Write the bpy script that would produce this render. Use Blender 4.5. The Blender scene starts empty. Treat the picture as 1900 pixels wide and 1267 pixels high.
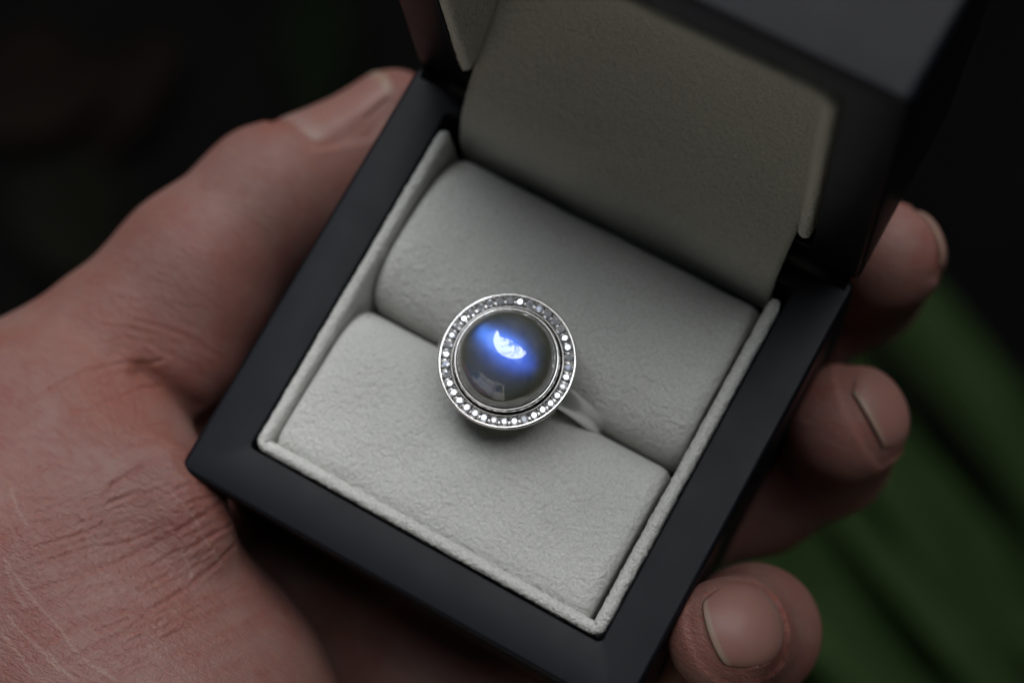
import bpy, bmesh, math, random
import numpy as np
from mathutils import Vector, Matrix, Euler
# ---------------------------------------------------------------- scene set-up
sc = bpy.context.scene
col = sc.collection
S = 0.1                                   # one Blender unit is 1 cm; all sizes below are millimetres
sc.unit_settings.scale_length = 0.01
rad = math.radians
# camera
cam = bpy.data.cameras.new('camera'); co = bpy.data.objects.new('camera', cam); col.objects.link(co)
co.location = (37.334*S, -30.105*S, 194.912*S); co.rotation_euler = (.242, .093, .513)
cam.sensor_width = 36; cam.lens = 66.37; cam.clip_start = .1; cam.clip_end = 20000
cam.dof.use_dof = True; cam.dof.focus_distance = 189.5*S; cam.dof.aperture_fstop = .118
cam.dof.aperture_blades = 0
sc.camera = co
# sky and soft overcast sun
SUN = Vector((-.06, .60, .80)).normalized()
el = math.asin(SUN.z); az = math.atan2(SUN.x, SUN.y)
w = bpy.data.worlds.new('World'); sc.world = w; w.use_nodes = True
nt = w.node_tree; bg = nt.nodes['Background']
sky = nt.nodes.new('ShaderNodeTexSky'); sky.sky_type = 'NISHITA'; sky.sun_disc = False
sky.sun_elevation = el; sky.sun_rotation = az; sky.dust_density = 3.0; sky.ozone_density = 1.0; sky.air_density = 1.0
nt.links.new(sky.outputs[0], bg.inputs['Color']); bg.inputs['Strength'].default_value = .05
sl = bpy.data.lights.new('sun', 'SUN'); sl.energy = 1.5; sl.angle = rad(68); sl.color = (.95, .975, 1)
so = bpy.data.objects.new('sun', sl); col.objects.link(so)
so.rotation_euler = SUN.to_track_quat('Z', 'Y').to_euler()
sc.view_settings.view_transform = 'Standard'; sc.view_settings.look = 'None'
sc.view_settings.exposure = 1.42; sc.view_settings.gamma = 1
sc.render.engine = 'CYCLES'
sc.cycles.use_denoising = True
try: sc.cycles.denoiser = 'OPENIMAGEDENOISE'
except Exception: pass
sc.cycles.max_bounces = 8; sc.cycles.caustics_reflective = True; sc.cycles.sample_clamp_indirect = 4
random.seed(4); rng = np.random.default_rng(4)

# ---------------------------------------------------------------- helpers
def new_mat(name):
    m = bpy.data.materials.new(name); m.use_nodes = True
    nt = m.node_tree; b = nt.nodes['Principled BSDF']
    return m, nt, b
def N(nt, t, **kw):
    n = nt.nodes.new(t)
    for k, v in kw.items():
        if k in n.inputs.keys(): n.inputs[k].default_value = v
        else: setattr(n, k, v)
    return n
def ramp(nt, src, stops):
    r = nt.nodes.new('ShaderNodeValToRGB'); e = r.color_ramp.elements
    while len(e) < len(stops): e.new(.5)
    for i, (p, c) in enumerate(stops):
        e[i].position = p; e[i].color = (*c, 1) if len(c) == 3 else c
    nt.links.new(src, r.inputs[0]); return r
def mixc(nt, fac, a, b, mode='MIX'):
    m = nt.nodes.new('ShaderNodeMix'); m.data_type = 'RGBA'; m.blend_type = mode
    for sck, v in ((m.inputs[0], fac), (m.inputs[6], a), (m.inputs[7], b)):
        if hasattr(v, 'links'): nt.links.new(v, sck)
        elif isinstance(v, (int, float)): sck.default_value = v
        else: sck.default_value = (*v, 1)
    return m.outputs[2]
def math2(nt, op, a, b=0.0, c=0.0):
    m = nt.nodes.new('ShaderNodeMath'); m.operation = op
    for i, v in enumerate((a, b, c)):
        if hasattr(v, 'links'): nt.links.new(v, m.inputs[i])
        else: m.inputs[i].default_value = v
    return m.outputs[0]
def bump(nt, h, strength, dist, prev=None):
    b = nt.nodes.new('ShaderNodeBump'); b.inputs['Strength'].default_value = strength; b.inputs['Distance'].default_value = dist
    nt.links.new(h, b.inputs['Height'])
    if prev is not None: nt.links.new(prev, b.inputs['Normal'])
    return b.outputs[0]
def obj_coord(nt, scale=(1, 1, 1), rot=(0, 0, 0)):
    tc = nt.nodes.new('ShaderNodeTexCoord'); mp = nt.nodes.new('ShaderNodeMapping')
    mp.inputs['Scale'].default_value = scale; mp.inputs['Rotation'].default_value = rot
    nt.links.new(tc.outputs['Object'], mp.inputs['Vector']); return mp.outputs[0]
def noise(nt, vec, scale, detail=3, rough=.5, dist=0):
    n = N(nt, 'ShaderNodeTexNoise', Scale=scale, Detail=detail, Roughness=rough, Distortion=dist)
    nt.links.new(vec, n.inputs['Vector']); return n.outputs['Fac']

def link(name, me, m=None, parent=None, smooth=True):
    if smooth: me.polygons.foreach_set('use_smooth', [True]*len(me.polygons))
    o = bpy.data.objects.new(name, me); col.objects.link(o)
    if m is not None: me.materials.append(m)
    if parent is not None: o.parent = parent
    return o
def mesh_obj(name, verts, faces, m=None, parent=None, smooth=True):
    me = bpy.data.meshes.new(name)
    me.from_pydata([tuple(float(c)*S for c in v) for v in verts], [], [tuple(int(i) for i in f) for f in faces])
    me.update()
    bm = bmesh.new(); bm.from_mesh(me); bmesh.ops.recalc_face_normals(bm, faces=bm.faces); bm.to_mesh(me); bm.free()
    return link(name, me, m, parent, smooth)
def empty(name, label, cat, loc=(0, 0, 0), group=None):
    o = bpy.data.objects.new(name, None); col.objects.link(o); o.location = [c*S for c in loc]
    o['label'] = label; o['category'] = cat
    if group: o['group'] = group
    return o
def tag(o, label, cat, group=None):
    o['label'] = label; o['category'] = cat
    if group: o['group'] = group
    return o
def rrect(x0, x1, y0, y1, r, n=7):
    pts = []
    for cx, cy, a0 in ((x1-r, y1-r, 0), (x0+r, y1-r, 90), (x0+r, y0+r, 180), (x1-r, y0+r, 270)):
        for i in range(n):
            a = rad(a0+90*i/(n-1)); pts.append((cx+r*math.cos(a), cy+r*math.sin(a)))
    return pts
def loft(loops, cap0=True, cap1=True):
    n = len(loops[0]); v = [p for l in loops for p in l]; f = []
    for k in range(len(loops)-1):
        for i in range(n):
            j = (i+1) % n; f.append((k*n+i, k*n+j, (k+1)*n+j, (k+1)*n+i))
    if cap0: f.append(tuple(range(n))[::-1])
    if cap1: f.append(tuple(range((len(loops)-1)*n, len(loops)*n)))
    return v, f
def lathe(profile, n=128, c=(0, 0, 0), closed=False):
    v = []; f = []; k = len(profile)
    for i in range(n):
        a = 2*math.pi*i/n
        for r, z in profile: v.append((c[0]+r*math.cos(a), c[1]+r*math.sin(a), c[2]+z))
    for i in range(n):
        j = (i+1) % n
        for q in range(k if closed else k-1):
            p = (q+1) % k; f.append((i*k+q, j*k+q, j*k+p, i*k+p))
    return v, f

# ---------------------------------------------------------------- materials
def lacquer():
    m, nt, b = new_mat('black_satin_lacquer')
    v = obj_coord(nt)
    b.inputs['Base Color'].default_value = (.0045, .005, .0072, 1); b.inputs['Specular IOR Level'].default_value = .17
    r = ramp(nt, noise(nt, v, 2.2, 4), [(.3, (.40, .40, .40)), (.7, (.47, .47, .47))])
    nt.links.new(r.outputs[0], b.inputs['Roughness']); b.inputs['IOR'].default_value = 1.5
    nt.links.new(bump(nt, noise(nt, v, 90, 2), .06, .01), b.inputs['Normal'])
    return m
def suede(name, base, wr=1.0):
    m, nt, b = new_mat(name)
    v = obj_coord(nt)
    big = noise(nt, v, 1.1, 3); fine = noise(nt, v, 42, 3, .65); mid = noise(nt, v, 9, 4, .6, .6)
    c = mixc(nt, math2(nt, 'MULTIPLY', big, .5), base, tuple(x*.86 for x in base))
    c = mixc(nt, ramp(nt, fine, [(.35, (0, 0, 0)), (.75, (1, 1, 1))]).outputs[0], c, mixc(nt, 1.0, c, (.72, .72, .68), 'MULTIPLY'))
    nt.links.new(c, b.inputs['Base Color'])
    b.inputs['Roughness'].default_value = .95; b.inputs['Specular IOR Level'].default_value = .08
    b.inputs['Sheen Weight'].default_value = .25; b.inputs['Sheen Roughness'].default_value = .5
    vo = N(nt, 'ShaderNodeTexVoronoi', Scale=17.0); vo.feature = 'SMOOTH_F1'; vo.inputs['Smoothness'].default_value = .6
    dv = nt.nodes.new('ShaderNodeVectorMath'); dv.operation = 'ADD'
    nz = N(nt, 'ShaderNodeTexNoise', Scale=6.0, Detail=3.0); nt.links.new(v, nz.inputs['Vector'])
    sc_ = nt.nodes.new('ShaderNodeVectorMath'); sc_.operation = 'SCALE'; sc_.inputs['Scale'].default_value = .25
    nt.links.new(nz.outputs['Color'], sc_.inputs[0]); nt.links.new(v, dv.inputs[0]); nt.links.new(sc_.outputs[0], dv.inputs[1])
    nt.links.new(dv.outputs[0], vo.inputs['Vector'])
    n1 = bump(nt, vo.outputs['Distance'], .44*wr, .045)
    n2 = bump(nt, mid, .42*wr, .05, n1)
    n3 = bump(nt, fine, .6, .014, n2)
    nt.links.new(n3, b.inputs['Normal'])
    return m
def metal(name, colr, rough):
    m, nt, b = new_mat(name)
    b.inputs['Metallic'].default_value = 1; b.inputs['Base Color'].default_value = (*colr, 1); b.inputs['Roughness'].default_value = rough
    nt.links.new(bump(nt, noise(nt, obj_coord(nt), 30, 2), .05, .01), b.inputs['Normal'])
    return m
M_LAC = lacquer()
M_SUEDE = suede('ivory_suede', (.69, .69, .65))
M_NAP = suede('smooth_ivory_suede', (.69, .69, .65), .5)
M_GOLD = metal('polished_white_gold', (.80, .785, .76), .10)
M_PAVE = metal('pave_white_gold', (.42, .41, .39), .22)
M_BAND = metal('satin_white_gold', (.90, .89, .87), .30); M_BAND.node_tree.nodes['Principled BSDF'].inputs['Metallic'].default_value = .75
def diamond_mat():
    m, nt, b = new_mat('diamond')
    b.inputs['Base Color'].default_value = (.93, .95, .98, 1); b.inputs['Roughness'].default_value = .10
    b.inputs['Metallic'].default_value = .6; b.inputs['Coat Weight'].default_value = 1; b.inputs['Coat IOR'].default_value = 2.4; b.inputs['Coat Roughness'].default_value = .02
    return m
M_DIA = diamond_mat()
def moonstone_mat():
    m, nt, b = new_mat('moonstone')
    v = obj_coord(nt)
    n = noise(nt, v, 3.5, 4, .6, .5)
    nt.links.new(ramp(nt, n, [(.3, (.115, .12, .09)), (.72, (.19, .192, .145))]).outputs[0], b.inputs['Base Color'])
    b.inputs['Subsurface Weight'].default_value = 1; b.inputs['Subsurface Scale'].default_value = .16; b.inputs['Subsurface Radius'].default_value = (1, 1, .85)
    b.inputs['Roughness'].default_value = .012; b.inputs['IOR'].default_value = 2.3
    # blue schiller: a rough reflection off lamellae whose planes follow the dome only partly
    ge = nt.nodes.new('ShaderNodeNewGeometry')
    def lamella(mul, add, rough, c0, c1, z0, z1):
        nm = nt.nodes.new('ShaderNodeVectorMath'); nm.operation = 'MULTIPLY'; nm.inputs[1].default_value = mul
        nt.links.new(ge.outputs['Normal'], nm.inputs[0])
        ad = nt.nodes.new('ShaderNodeVectorMath'); ad.operation = 'ADD'; ad.inputs[1].default_value = add
        nt.links.new(nm.outputs[0], ad.inputs[0])
        no = nt.nodes.new('ShaderNodeVectorMath'); no.operation = 'NORMALIZE'; nt.links.new(ad.outputs[0], no.inputs[0])
        g = nt.nodes.new('ShaderNodeBsdfGlossy'); g.inputs['Roughness'].default_value = rough
        gz = nt.nodes.new('ShaderNodeSeparateXYZ'); tcz = nt.nodes.new('ShaderNodeTexCoord'); nt.links.new(tcz.outputs['Object'], gz.inputs[0])
        msk = ramp(nt, gz.outputs['Z'], [(z0, (0, 0, 0)), (z1, (1, 1, 1))]).outputs[0]
        nt.links.new(mixc(nt, msk, (0, 0, 0), mixc(nt, noise(nt, v, 4, 3), c0, c1)), g.inputs['Color'])
        nt.links.new(no.outputs[0], g.inputs['Normal']); return g.outputs[0]
    g1 = lamella((.60, .85, .9), (.16, -.03, .10),   .33, (.018, .068, .27), (.03, .10, .36), .74, .90)
    g2 = lamella((.60, .75, .9), (-.10, .06, .10), .36, (.010, .034, .21), (.018, .05, .30), .80, .95)
    a = nt.nodes.new('ShaderNodeAddShader'); a2 = nt.nodes.new('ShaderNodeAddShader'); out = nt.nodes['Material Output']
    nt.links.new(b.outputs[0], a.inputs[0]); nt.links.new(g1, a.inputs[1]); nt.links.new(a.outputs[0], a2.inputs[0]); nt.links.new(g2, a2.inputs[1]); nt.links.new(a2.outputs[0], out.inputs['Surface'])
    return m
M_MOON = moonstone_mat()
def skin_mat():
    m, nt, b = new_mat('skin')
    v = obj_coord(nt)
    big = noise(nt, v, 1.1, 5, .65); mid = noise(nt, v, 3.2, 4, .6); fine = noise(nt, v, 26, 3, .6)
    c = ramp(nt, big, [(.34, (.235, .132, .112)), (.50, (.215, .096, .080)), (.66, (.20, .060, .047))]).outputs[0]
    c = mixc(nt, math2(nt, 'MULTIPLY', ramp(nt, mid, [(.40, (0, 0, 0)), (.68, (1, 1, 1))]).outputs[0], .45), c, (.25, .15, .125))
    c = mixc(nt, math2(nt, 'MULTIPLY', fine, .40), c, (.185, .078, .062))
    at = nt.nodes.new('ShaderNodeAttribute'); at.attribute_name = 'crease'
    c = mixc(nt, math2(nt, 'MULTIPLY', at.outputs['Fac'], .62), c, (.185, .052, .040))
    rd = nt.nodes.new('ShaderNodeAttribute'); rd.attribute_name = 'flush'
    c = mixc(nt, rd.outputs['Fac'], c, (.25, .083, .060))
    pl = nt.nodes.new('ShaderNodeAttribute'); pl.attribute_name = 'pale'
    c = mixc(nt, math2(nt, 'MULTIPLY', pl.outputs['Fac'], .38), c, (.36, .29, .25))
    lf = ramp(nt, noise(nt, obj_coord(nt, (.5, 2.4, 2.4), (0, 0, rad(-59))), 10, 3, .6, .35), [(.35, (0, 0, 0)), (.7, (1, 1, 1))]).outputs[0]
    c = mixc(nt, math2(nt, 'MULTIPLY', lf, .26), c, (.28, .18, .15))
    nt.links.new(c, b.inputs['Base Color'])
    b.inputs['Subsurface Weight'].default_value = 1.0; b.inputs['Subsurface Scale'].default_value = .04
    b.inputs['Subsurface Radius'].default_value = (1, .35, .2)
    b.inputs['Roughness'].default_value = .52; b.inputs['Specular IOR Level'].default_value = .38
    # skin lines: fine crossing furrows and small polygonal cells
    def furrow(rotz, sx, sy, sca, dist):
        vv = obj_coord(nt, (sx, sy, sx), (0, 0, rotz))
        return noise(nt, vv, sca, 3, .6, dist)
    f1 = furrow(rad(-59), .55, 2.4, 10, .5); f2 = furrow(rad(31), .55, 2.4, 10, .5)
    vo = N(nt, 'ShaderNodeTexVoronoi', Scale=16.0); vo.feature = 'DISTANCE_TO_EDGE'
    nt.links.new(v, vo.inputs['Vector'])
    ce = ramp(nt, vo.outputs['Distance'], [(0, (0, 0, 0)), (.16, (1, 1, 1))]).outputs[0]
    n1 = bump(nt, f1, .42, .03); n2 = bump(nt, f2, .36, .03, n1); n3 = bump(nt, ce, .30, .012, n2); n4 = bump(nt, fine, .22, .015, n3)
    nt.links.new(n4, b.inputs['Normal'])
    return m
M_SKIN = skin_mat()
def nail_mat():
    m, nt, b = new_mat('fingernail')
    at = nt.nodes.new('ShaderNodeAttribute'); at.attribute_name = 'along'
    v = obj_coord(nt)
    c = ramp(nt, at.outputs['Fac'], [(0, (.26, .16, .135)), (.12, (.26, .155, .13)), (.30, (.24, .118, .096)), (.90, (.24, .115, .094)), (.93, (.27, .19, .145)), (1, (.27, .20, .15))]).outputs[0]
    c = mixc(nt, math2(nt, 'MULTIPLY', noise(nt, v, 6, 3), .3), c, (.29, .18, .155))
    nt.links.new(c, b.inputs['Base Color'])
    b.inputs['Roughness'].default_value = .46; b.inputs['Specular IOR Level'].default_value = .35; b.inputs['Subsurface Weight'].default_value = .6; b.inputs['Subsurface Scale'].default_value = .04
    nt.links.new(bump(nt, noise(nt, v, 14, 2), .1, .01), b.inputs['Normal'])
    return m
M_NAIL = nail_mat()

# ---------------------------------------------------------------- ring box
HX, HY = 27.0, 25.9                      # outer half sizes
IX, IY0, IY1 = 21.33, -20.23, 22.3       # opening
box = empty('ring_box', 'open black lacquered ring box lined with ivory suede, held in the hand', 'ring box', (0, 0, -28))
def par(o, p):
    o.parent = p; o.matrix_parent_inverse = Matrix.Translation(-Vector(p.location)); return o
def shell(name, m, height, depth_in, mapf, y0, y1):
    L = []
    def lp(ins, z, r, inner=False):
        if inner: q = rrect(-IX-ins, IX+ins, y0+(IY0+HY)-ins, y1-(HY-IY1)+ins, r)
        else: q = rrect(-HX+ins, HX-ins, y0+ins, y1-ins, r)
        return [mapf(x, y, z) for x, y in q]
    L.append(lp(1.2, -height, 1.0)); L.append(lp(.3, -height+.25, .9)); L.append(lp(0, -height+1.0, .9))
    L.append(lp(0, -height*.5, .9))
    B = .55
    for i in range(7):
        a = rad(90*i/6); L.append(lp(B*(1-math.cos(a)), -B+B*math.sin(a), max(.4, .9-B*(1-math.cos(a))+.2)))
    for i in range(4):
        a = rad(90*i/3); L.append(lp(.25*(1-math.sin(a)) , -.25*(1-math.cos(a)), .6, True))
    L.append(lp(0, -depth_in, .6, True))
    v, f = loft(L)
    return mesh_obj(name, v, f, m)
par(shell('base_shell', M_LAC, 28, 14, lambda x, y, z: (x, y, z), -HY, HY), box)
# lid, standing upright on its hinge at the back: rim faces forward
LT = 22.0
lid = shell('lid_shell', M_LAC, LT, 19.5, lambda x, y, z: (x, HY+.05-z, HY+.1-y), -HY, HY)
par(lid, box)
hinge_v, hinge_f = [], []
par(mesh_obj('hinge_strip', *loft([[(x, HY+dy, dz) for dy, dz in ((-1.6, -.6), (.02, .2), (1.4, .9), (1.2, 1.4), (-.4, .5), (-2.0, -.3))] for x in np.linspace(-26.2, 26.2, 12)]), M_LAC), box)

def sweep_strip(path, section, fuzz=.07):
    """path: list of (pos, inward dir, up dir); section: list of (inward, up)"""
    v = []
    for (p, i, u) in path:
        for a, b_ in section:
            q = Vector(p)+Vector(i)*a+Vector(u)*b_
            v.append(q)
    n = len(section); f = []
    for k in range(len(path)-1):
        for s in range(n):
            t = (s+1) % n; f.append((k*n+s, k*n+t, (k+1)*n+t, (k+1)*n+s))
    f.append(tuple(range(n))[::-1]); f.append(tuple(range((len(path)-1)*n, len(path)*n)))
    v = [q+Vector(rng.normal(0, fuzz, 3)) if True else q for q in v]
    return v, f
def u_path(x, yb, yf, r, up, toworld, step=.35):
    """U from (-x, yb) forward to yf and back along +x"""
    pts = []
    for y in np.arange(yb, yf+r, -step): pts.append(((-x, y), (1, 0)))
    for a in np.linspace(180, 270, 14)[1:-1]: pts.append(((-x+r+r*math.cos(rad(a)), yf+r+r*math.sin(rad(a))), (-math.cos(rad(a)), -math.sin(rad(a)))))
    for xx in np.arange(-x+r, x-r, step): pts.append(((xx, yf), (0, 1)))
    for a in np.linspace(270, 360, 14)[1:-1]: pts.append(((x-r+r*math.cos(rad(a)), yf+r+r*math.sin(rad(a))), (-math.cos(rad(a)), -math.sin(rad(a)))))
    for y in np.arange(yf+r, yb, step): pts.append(((x, y), (-1, 0)))
    return [(toworld(p[0], p[1], 0), Vector(toworld(i[0], i[1], 0, True)), up) for p, i in pts]
def rim_section(th, proud, deep, n=8):
    s = [(0, -deep), (0, proud-th/2)]
    for i in range(1, n):
        a = rad(180-180*i/n); s.append((th/2+th/2*math.cos(a), proud-th/2+th/2*math.sin(a)))
    s += [(th, proud-th/2), (th, -deep)]
    return s
def taper_end(v, n, k_end, plane, direction):
    pass
def lining(name, x, yb, yf, r, th, proud, deep, tow, up):
    P = u_path(x, yb, yf, r, up, tow)
    # round the two free ends: pull the rim down over the last 1.2 mm
    sec = rim_section(th, proud, deep); v = []; n = len(sec); K = len(P)
    for k, (p, i, u) in enumerate(P):
        d = min(k, K-1-k)*.35; t = max(0., 1-d/1.4); sq = 1-math.sqrt(max(0, 1-t*t)) if t < 1 else 1
        for a, b_ in sec:
            a2 = th/2+(a-th/2)*(1-.8*sq); b2 = b_ if b_ < -deep+.1 else b_-sq*.9
            v.append(Vector(p)+i*a2+Vector(u)*b2+Vector(rng.normal(0, .04, 3)))
    f = []
    for k in range(K-1):
        for s in range(n-1): f.append((k*n+s, k*n+s+1, (k+1)*n+s+1, (k+1)*n+s))
    f.append(tuple(range(n))[::-1]); f.append(tuple(range((K-1)*n, K*n)))
    return mesh_obj(name, v, f, M_SUEDE)
def tb(x, y, z, d=False): return (x, y, z)
def tl(x, y, z, d=False): return (x, -z, -y) if d else (x, HY-z, HY-y)
par(lining('base_lining', 21.1, 20.6, -20.0, 1.3, 1.4, .45, 11, tb, Vector((0, 0, 1))), box)
par(lining('lid_lining', 20.95, 20.2, -19.9, 2.4, 1.45, .35, 17, tl, Vector((0, -1, 0))), box)

# cushions: two padded rolls that meet in the slot
def cushion(x0, x1, prof, round_x, seed):
    """prof: list of (y,z) along the roll's section"""
    pr = np.array(prof, float); d = np.r_[0, np.cumsum(np.hypot(*np.diff(pr, axis=0).T))]
    t = np.linspace(0, d[-1], 70); Y = np.interp(t, d, pr[:, 0]); Z = np.interp(t, d, pr[:, 1])
    k = np.ones(9)/9
    Yp = np.r_[np.full(4, Y[0]), Y, np.full(4, Y[-1])]; Zp = np.r_[np.full(4, Z[0]), Z, np.full(4, Z[-1])]
    Y = np.convolve(Yp, k, 'valid'); Z = np.convolve(Zp, k, 'valid')
    cy = (Y[0]+Y[-1])/2; zb = -10.0
    xs = [];  R = round_x
    for a in np.linspace(0, 90, 9): xs.append((x0+R*(1-math.sin(rad(a))), R*(1-math.cos(rad(90-a)))))
    xs = [(x0+R*(1-math.cos(rad(a))), R*(1-math.sin(rad(a)))) for a in np.linspace(0, 90, 10)]
    xs += [(x, 0) for x in np.linspace(x0+R, x1-R, 80)[1:-1]]
    xs += [(x1-R*(1-math.cos(rad(a))), R*(1-math.sin(rad(a)))) for a in np.linspace(90, 0, 10)]
    v = []; n = len(Y)
    for x, s in xs:
        for y, z in zip(Y, Z):
            sy = (y-cy); q = max(0., abs(sy)-s*.55*(abs(sy)/max(1e-3, abs(Y[0]-cy))))
            wob = .10*math.sin(x*.31+y*.2+seed)+.07*math.sin(x*.7-y*.5+2*seed)
            v.append((x, cy+math.copysign(q, sy), z-s+wob))
    f = []
    for i in range(len(xs)-1):
        for j in range(n-1): f.append((i*n+j, i*n+j+1, (i+1)*n+j+1, (i+1)*n+j))
    # skirt down the ends
    for e in (0, len(xs)-1):
        b0 = len(v)
        for j in range(n): v.append((v[e*n+j][0], v[e*n+j][1], zb-3))
        for j in range(n-1): f.append((e*n+j, e*n+j+1, b0+j+1, b0+j))
    return mesh_obj('cushion', v, f, M_SUEDE)
front = [(-19.4, -9), (-19.4, -.6), (-18.9, .32), (-16, .2), (-10, -.1), (-5.5, -.3), (-3.2, -.9), (-1.6, -2.1), (-.6, -4), (-.3, -6.5), (-.3, -11)]
back = [(.1, -11), (.1, -6.5), (.5, -4.2), (1.6, -2.3), (3.6, -.8), (6.5, -.2), (11, -.3), (15, -1.2), (18, -2.9), (20.0, -5.6), (20.5, -8), (20.5, -11)]
par(cushion(-19.5, 19.0, front, 1.4, 1.0), box)
par(cushion(-19.5, 19.15, back, 1.7, 2.3), box)
# suede flap that runs from behind the back cushion up into the lid
fl = np.array([(20.9, -10), (20.9, -5.5), (21.6, -1.0), (23.4, 2.6), (26.5, 5.8), (31, 9.5), (36, 14.5), (40, 20.5), (42.6, 28), (43.6, 36), (43.8, 46.5)])
d = np.r_[0, np.cumsum(np.hypot(*np.diff(fl, axis=0).T))]; t = np.linspace(0, d[-1], 70)
FY = np.convolve(np.r_[[fl[0, 0]]*3, np.interp(t, d, fl[:, 0]), [fl[-1, 0]]*3], np.ones(7)/7, 'valid')
FZ = np.convolve(np.r_[[fl[0, 1]]*3, np.interp(t, d, fl[:, 1]), [fl[-1, 1]]*3], np.ones(7)/7, 'valid')
v = []; f = []; xs = np.linspace(-19.6, 19.3, 60); n = len(FY)
for sgn in (0, 1):
    for x in xs:
        for y, z in zip(FY, FZ):
            e = .12*math.sin(x*.25+z*.2)
            v.append((x, y+e+sgn*.9, z-sgn*.7))
for sgn in (0, 1):
    o_ = sgn*len(xs)*n
    for i in range(len(xs)-1):
        for j in range(n-1): f.append((o_+i*n+j, o_+i*n+j+1, o_+(i+1)*n+j+1, o_+(i+1)*n+j))
q = len(xs)*n
for j in range(n-1):
    f.append((j, j+1, q+j+1, q+j)); f.append(((len(xs)-1)*n+j, (len(xs)-1)*n+j+1, q+(len(xs)-1)*n+j+1, q+(len(xs)-1)*n+j))
par(mesh_obj('hinge_flap', v, f, M_NAP), box)

# ---------------------------------------------------------------- ring
RC = Vector((-.6, .15, 0))
ring = empty('moonstone_ring', 'white gold ring with round blue moonstone and diamond halo, standing in the suede slot', 'ring', (RC.x, RC.y, -8))
# halo: outer wall, bright rim, sunk pave channel, inner lip
hp = [(4.2, 2.6), (5.0, 2.4), (6.4, 2.9), (7.0, 3.7), (7.18, 4.6), (7.22, 5.15), (7.16, 5.38), (7.02, 5.42), (6.93, 5.34), (6.90, 5.08), (6.86, 4.98), (5.98, 5.02), (5.94, 5.1), (5.88, 5.22), (5.76, 5.20), (5.70, 5.05), (5.66, 4.6), (5.5, 3.8), (4.2, 3.4)]
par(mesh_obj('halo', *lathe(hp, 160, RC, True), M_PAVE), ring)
rimp = [(7.235, 4.7), (7.25, 5.2), (7.19, 5.43), (7.02, 5.46), (6.92, 5.37), (6.91, 5.3), (7.0, 5.0)]
par(mesh_obj('halo_rim', *lathe(rimp, 160, RC, True), M_GOLD), ring)
bz = [(5.53, 3.6), (5.55, 5.4), (5.50, 5.95), (5.40, 6.06), (5.32, 6.09), (5.25, 6.02), (5.22, 5.8), (5.16, 3.6)]
bez = mesh_obj('bezel', *lathe(bz, 160, RC, True), M_GOLD)
for vv in bez.data.vertices:
    a = math.atan2(vv.co.y-RC.y*S, vv.co.x-RC.x*S)
    if vv.co.z > 5.9*S: vv.co.z += .008*math.sin(a*9)*S
par(bez, ring)
# cabochon
cp = []
for i in range(25):
    a = rad(90*i/24); cp.append((5.2*math.cos(a)**.92 if i < 24 else 0.0, 5.55+4.3*math.sin(a)))
cp = [(4.9, 4.2), (5.16, 4.9)]+cp
v, f = lathe(cp[:-1], 128, RC); k = len(cp)-1
v.append((RC.x, RC.y, cp[-1][1])); top = len(v)-1
for i in range(128): f.append((i*k+k-1, ((i+1) % 128)*k+k-1, top))
par(mesh_obj('moonstone', v, f, M_MOON), ring)
# diamonds: round brilliants, shared mesh
def brilliant(r):
    v = []; f = []
    tb_, cr, gd = .57*r, .33*r, .04*r
    n = 8
    for i in range(n): a = 2*math.pi*(i+.5)/n; v.append((tb_*math.cos(a), tb_*math.sin(a), cr))
    for i in range(n): a = 2*math.pi*i/n; v.append((.80*r*math.cos(a), .80*r*math.sin(a), cr*.58))
    for i in range(2*n): a = math.pi*i/n; v.append((r*math.cos(a), r*math.sin(a), gd))
    for i in range(2*n): a = math.pi*i/n; v.append((r*math.cos(a), r*math.sin(a), -gd))
    v.append((0, 0, -.86*r)); cu = len(v)-1
    f.append(tuple(range(n)))
    for i in range(n):
        T0, T1 = (i-1) % n, i; K = n+i; Kn = n+(i+1) % n
        f.append((T0, T1, K)); f.append((T1, Kn, K))
        g = 2*n
        f.append((K, g+2*i, g+(2*i+1) % (2*n))); f.append((K, g+(2*i+1) % (2*n), Kn)) if False else None
        f.append((K, g+(2*i-1) % (2*n), g+2*i)); f.append((K, g+(2*i+1) % (2*n), Kn)); f.append((Kn, g+(2*i+1) % (2*n), g+(2*i+2) % (2*n))) if False else None
    for i in range(2*n):
        j = (i+1) % (2*n); g, h = 2*n, 4*n
        f.append((g+i, h+i, h+j, g+j))
    for i in range(2*n): j = (i+1) % (2*n); f.append((4*n+i, cu, 4*n+j))
    f = [q for q in f if q]
    return v, f
ND = 38; RP = 6.43
v, f = brilliant(.45)
dia = None
for i in range(ND):
    a = 2*math.pi*(i+.3)/ND
    if dia is None:
        dia = mesh_obj('diamond', v, f, M_DIA, None, False); o = dia
    else:
        o = dia.copy(); col.objects.link(o)
    o.location = ((RC.x+RP*math.cos(a))*S, (RC.y+RP*math.sin(a))*S, 5.16*S)
    o.rotation_mode = 'ZYX'; o.rotation_euler = (rng.normal(-.06, .13), rng.normal(0, .12), a+rng.uniform(0, 1))
    par(o, ring)
bm = bmesh.new()
for i in range(ND):
    a = 2*math.pi*(i+.8)/ND
    for rr, s_ in ((RP+.33, .10), (RP-.33, .095)):
        a2 = a+rng.normal(0, .008)
        bmesh.ops.create_icosphere(bm, subdivisions=2, radius=s_*S*rng.uniform(.85, 1.1), matrix=Matrix.Translation(Vector((RC.x+rr*math.cos(a2), RC.y+rr*math.sin(a2), 5.16))*S))
    # small scalloped cuts along both edges of the pave
    for rr in (RP+.44, RP-.46):
        for da in (-.05, .03):
            bmesh.ops.create_icosphere(bm, subdivisions=1, radius=.075*S*rng.uniform(.7, 1.3), matrix=Matrix.Translation(Vector((RC.x+rr*math.cos(a+da), RC.y+rr*math.sin(a+da), 5.06))*S))
me = bpy.data.meshes.new('setting_beads'); bm.to_mesh(me); bm.free()
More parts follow.
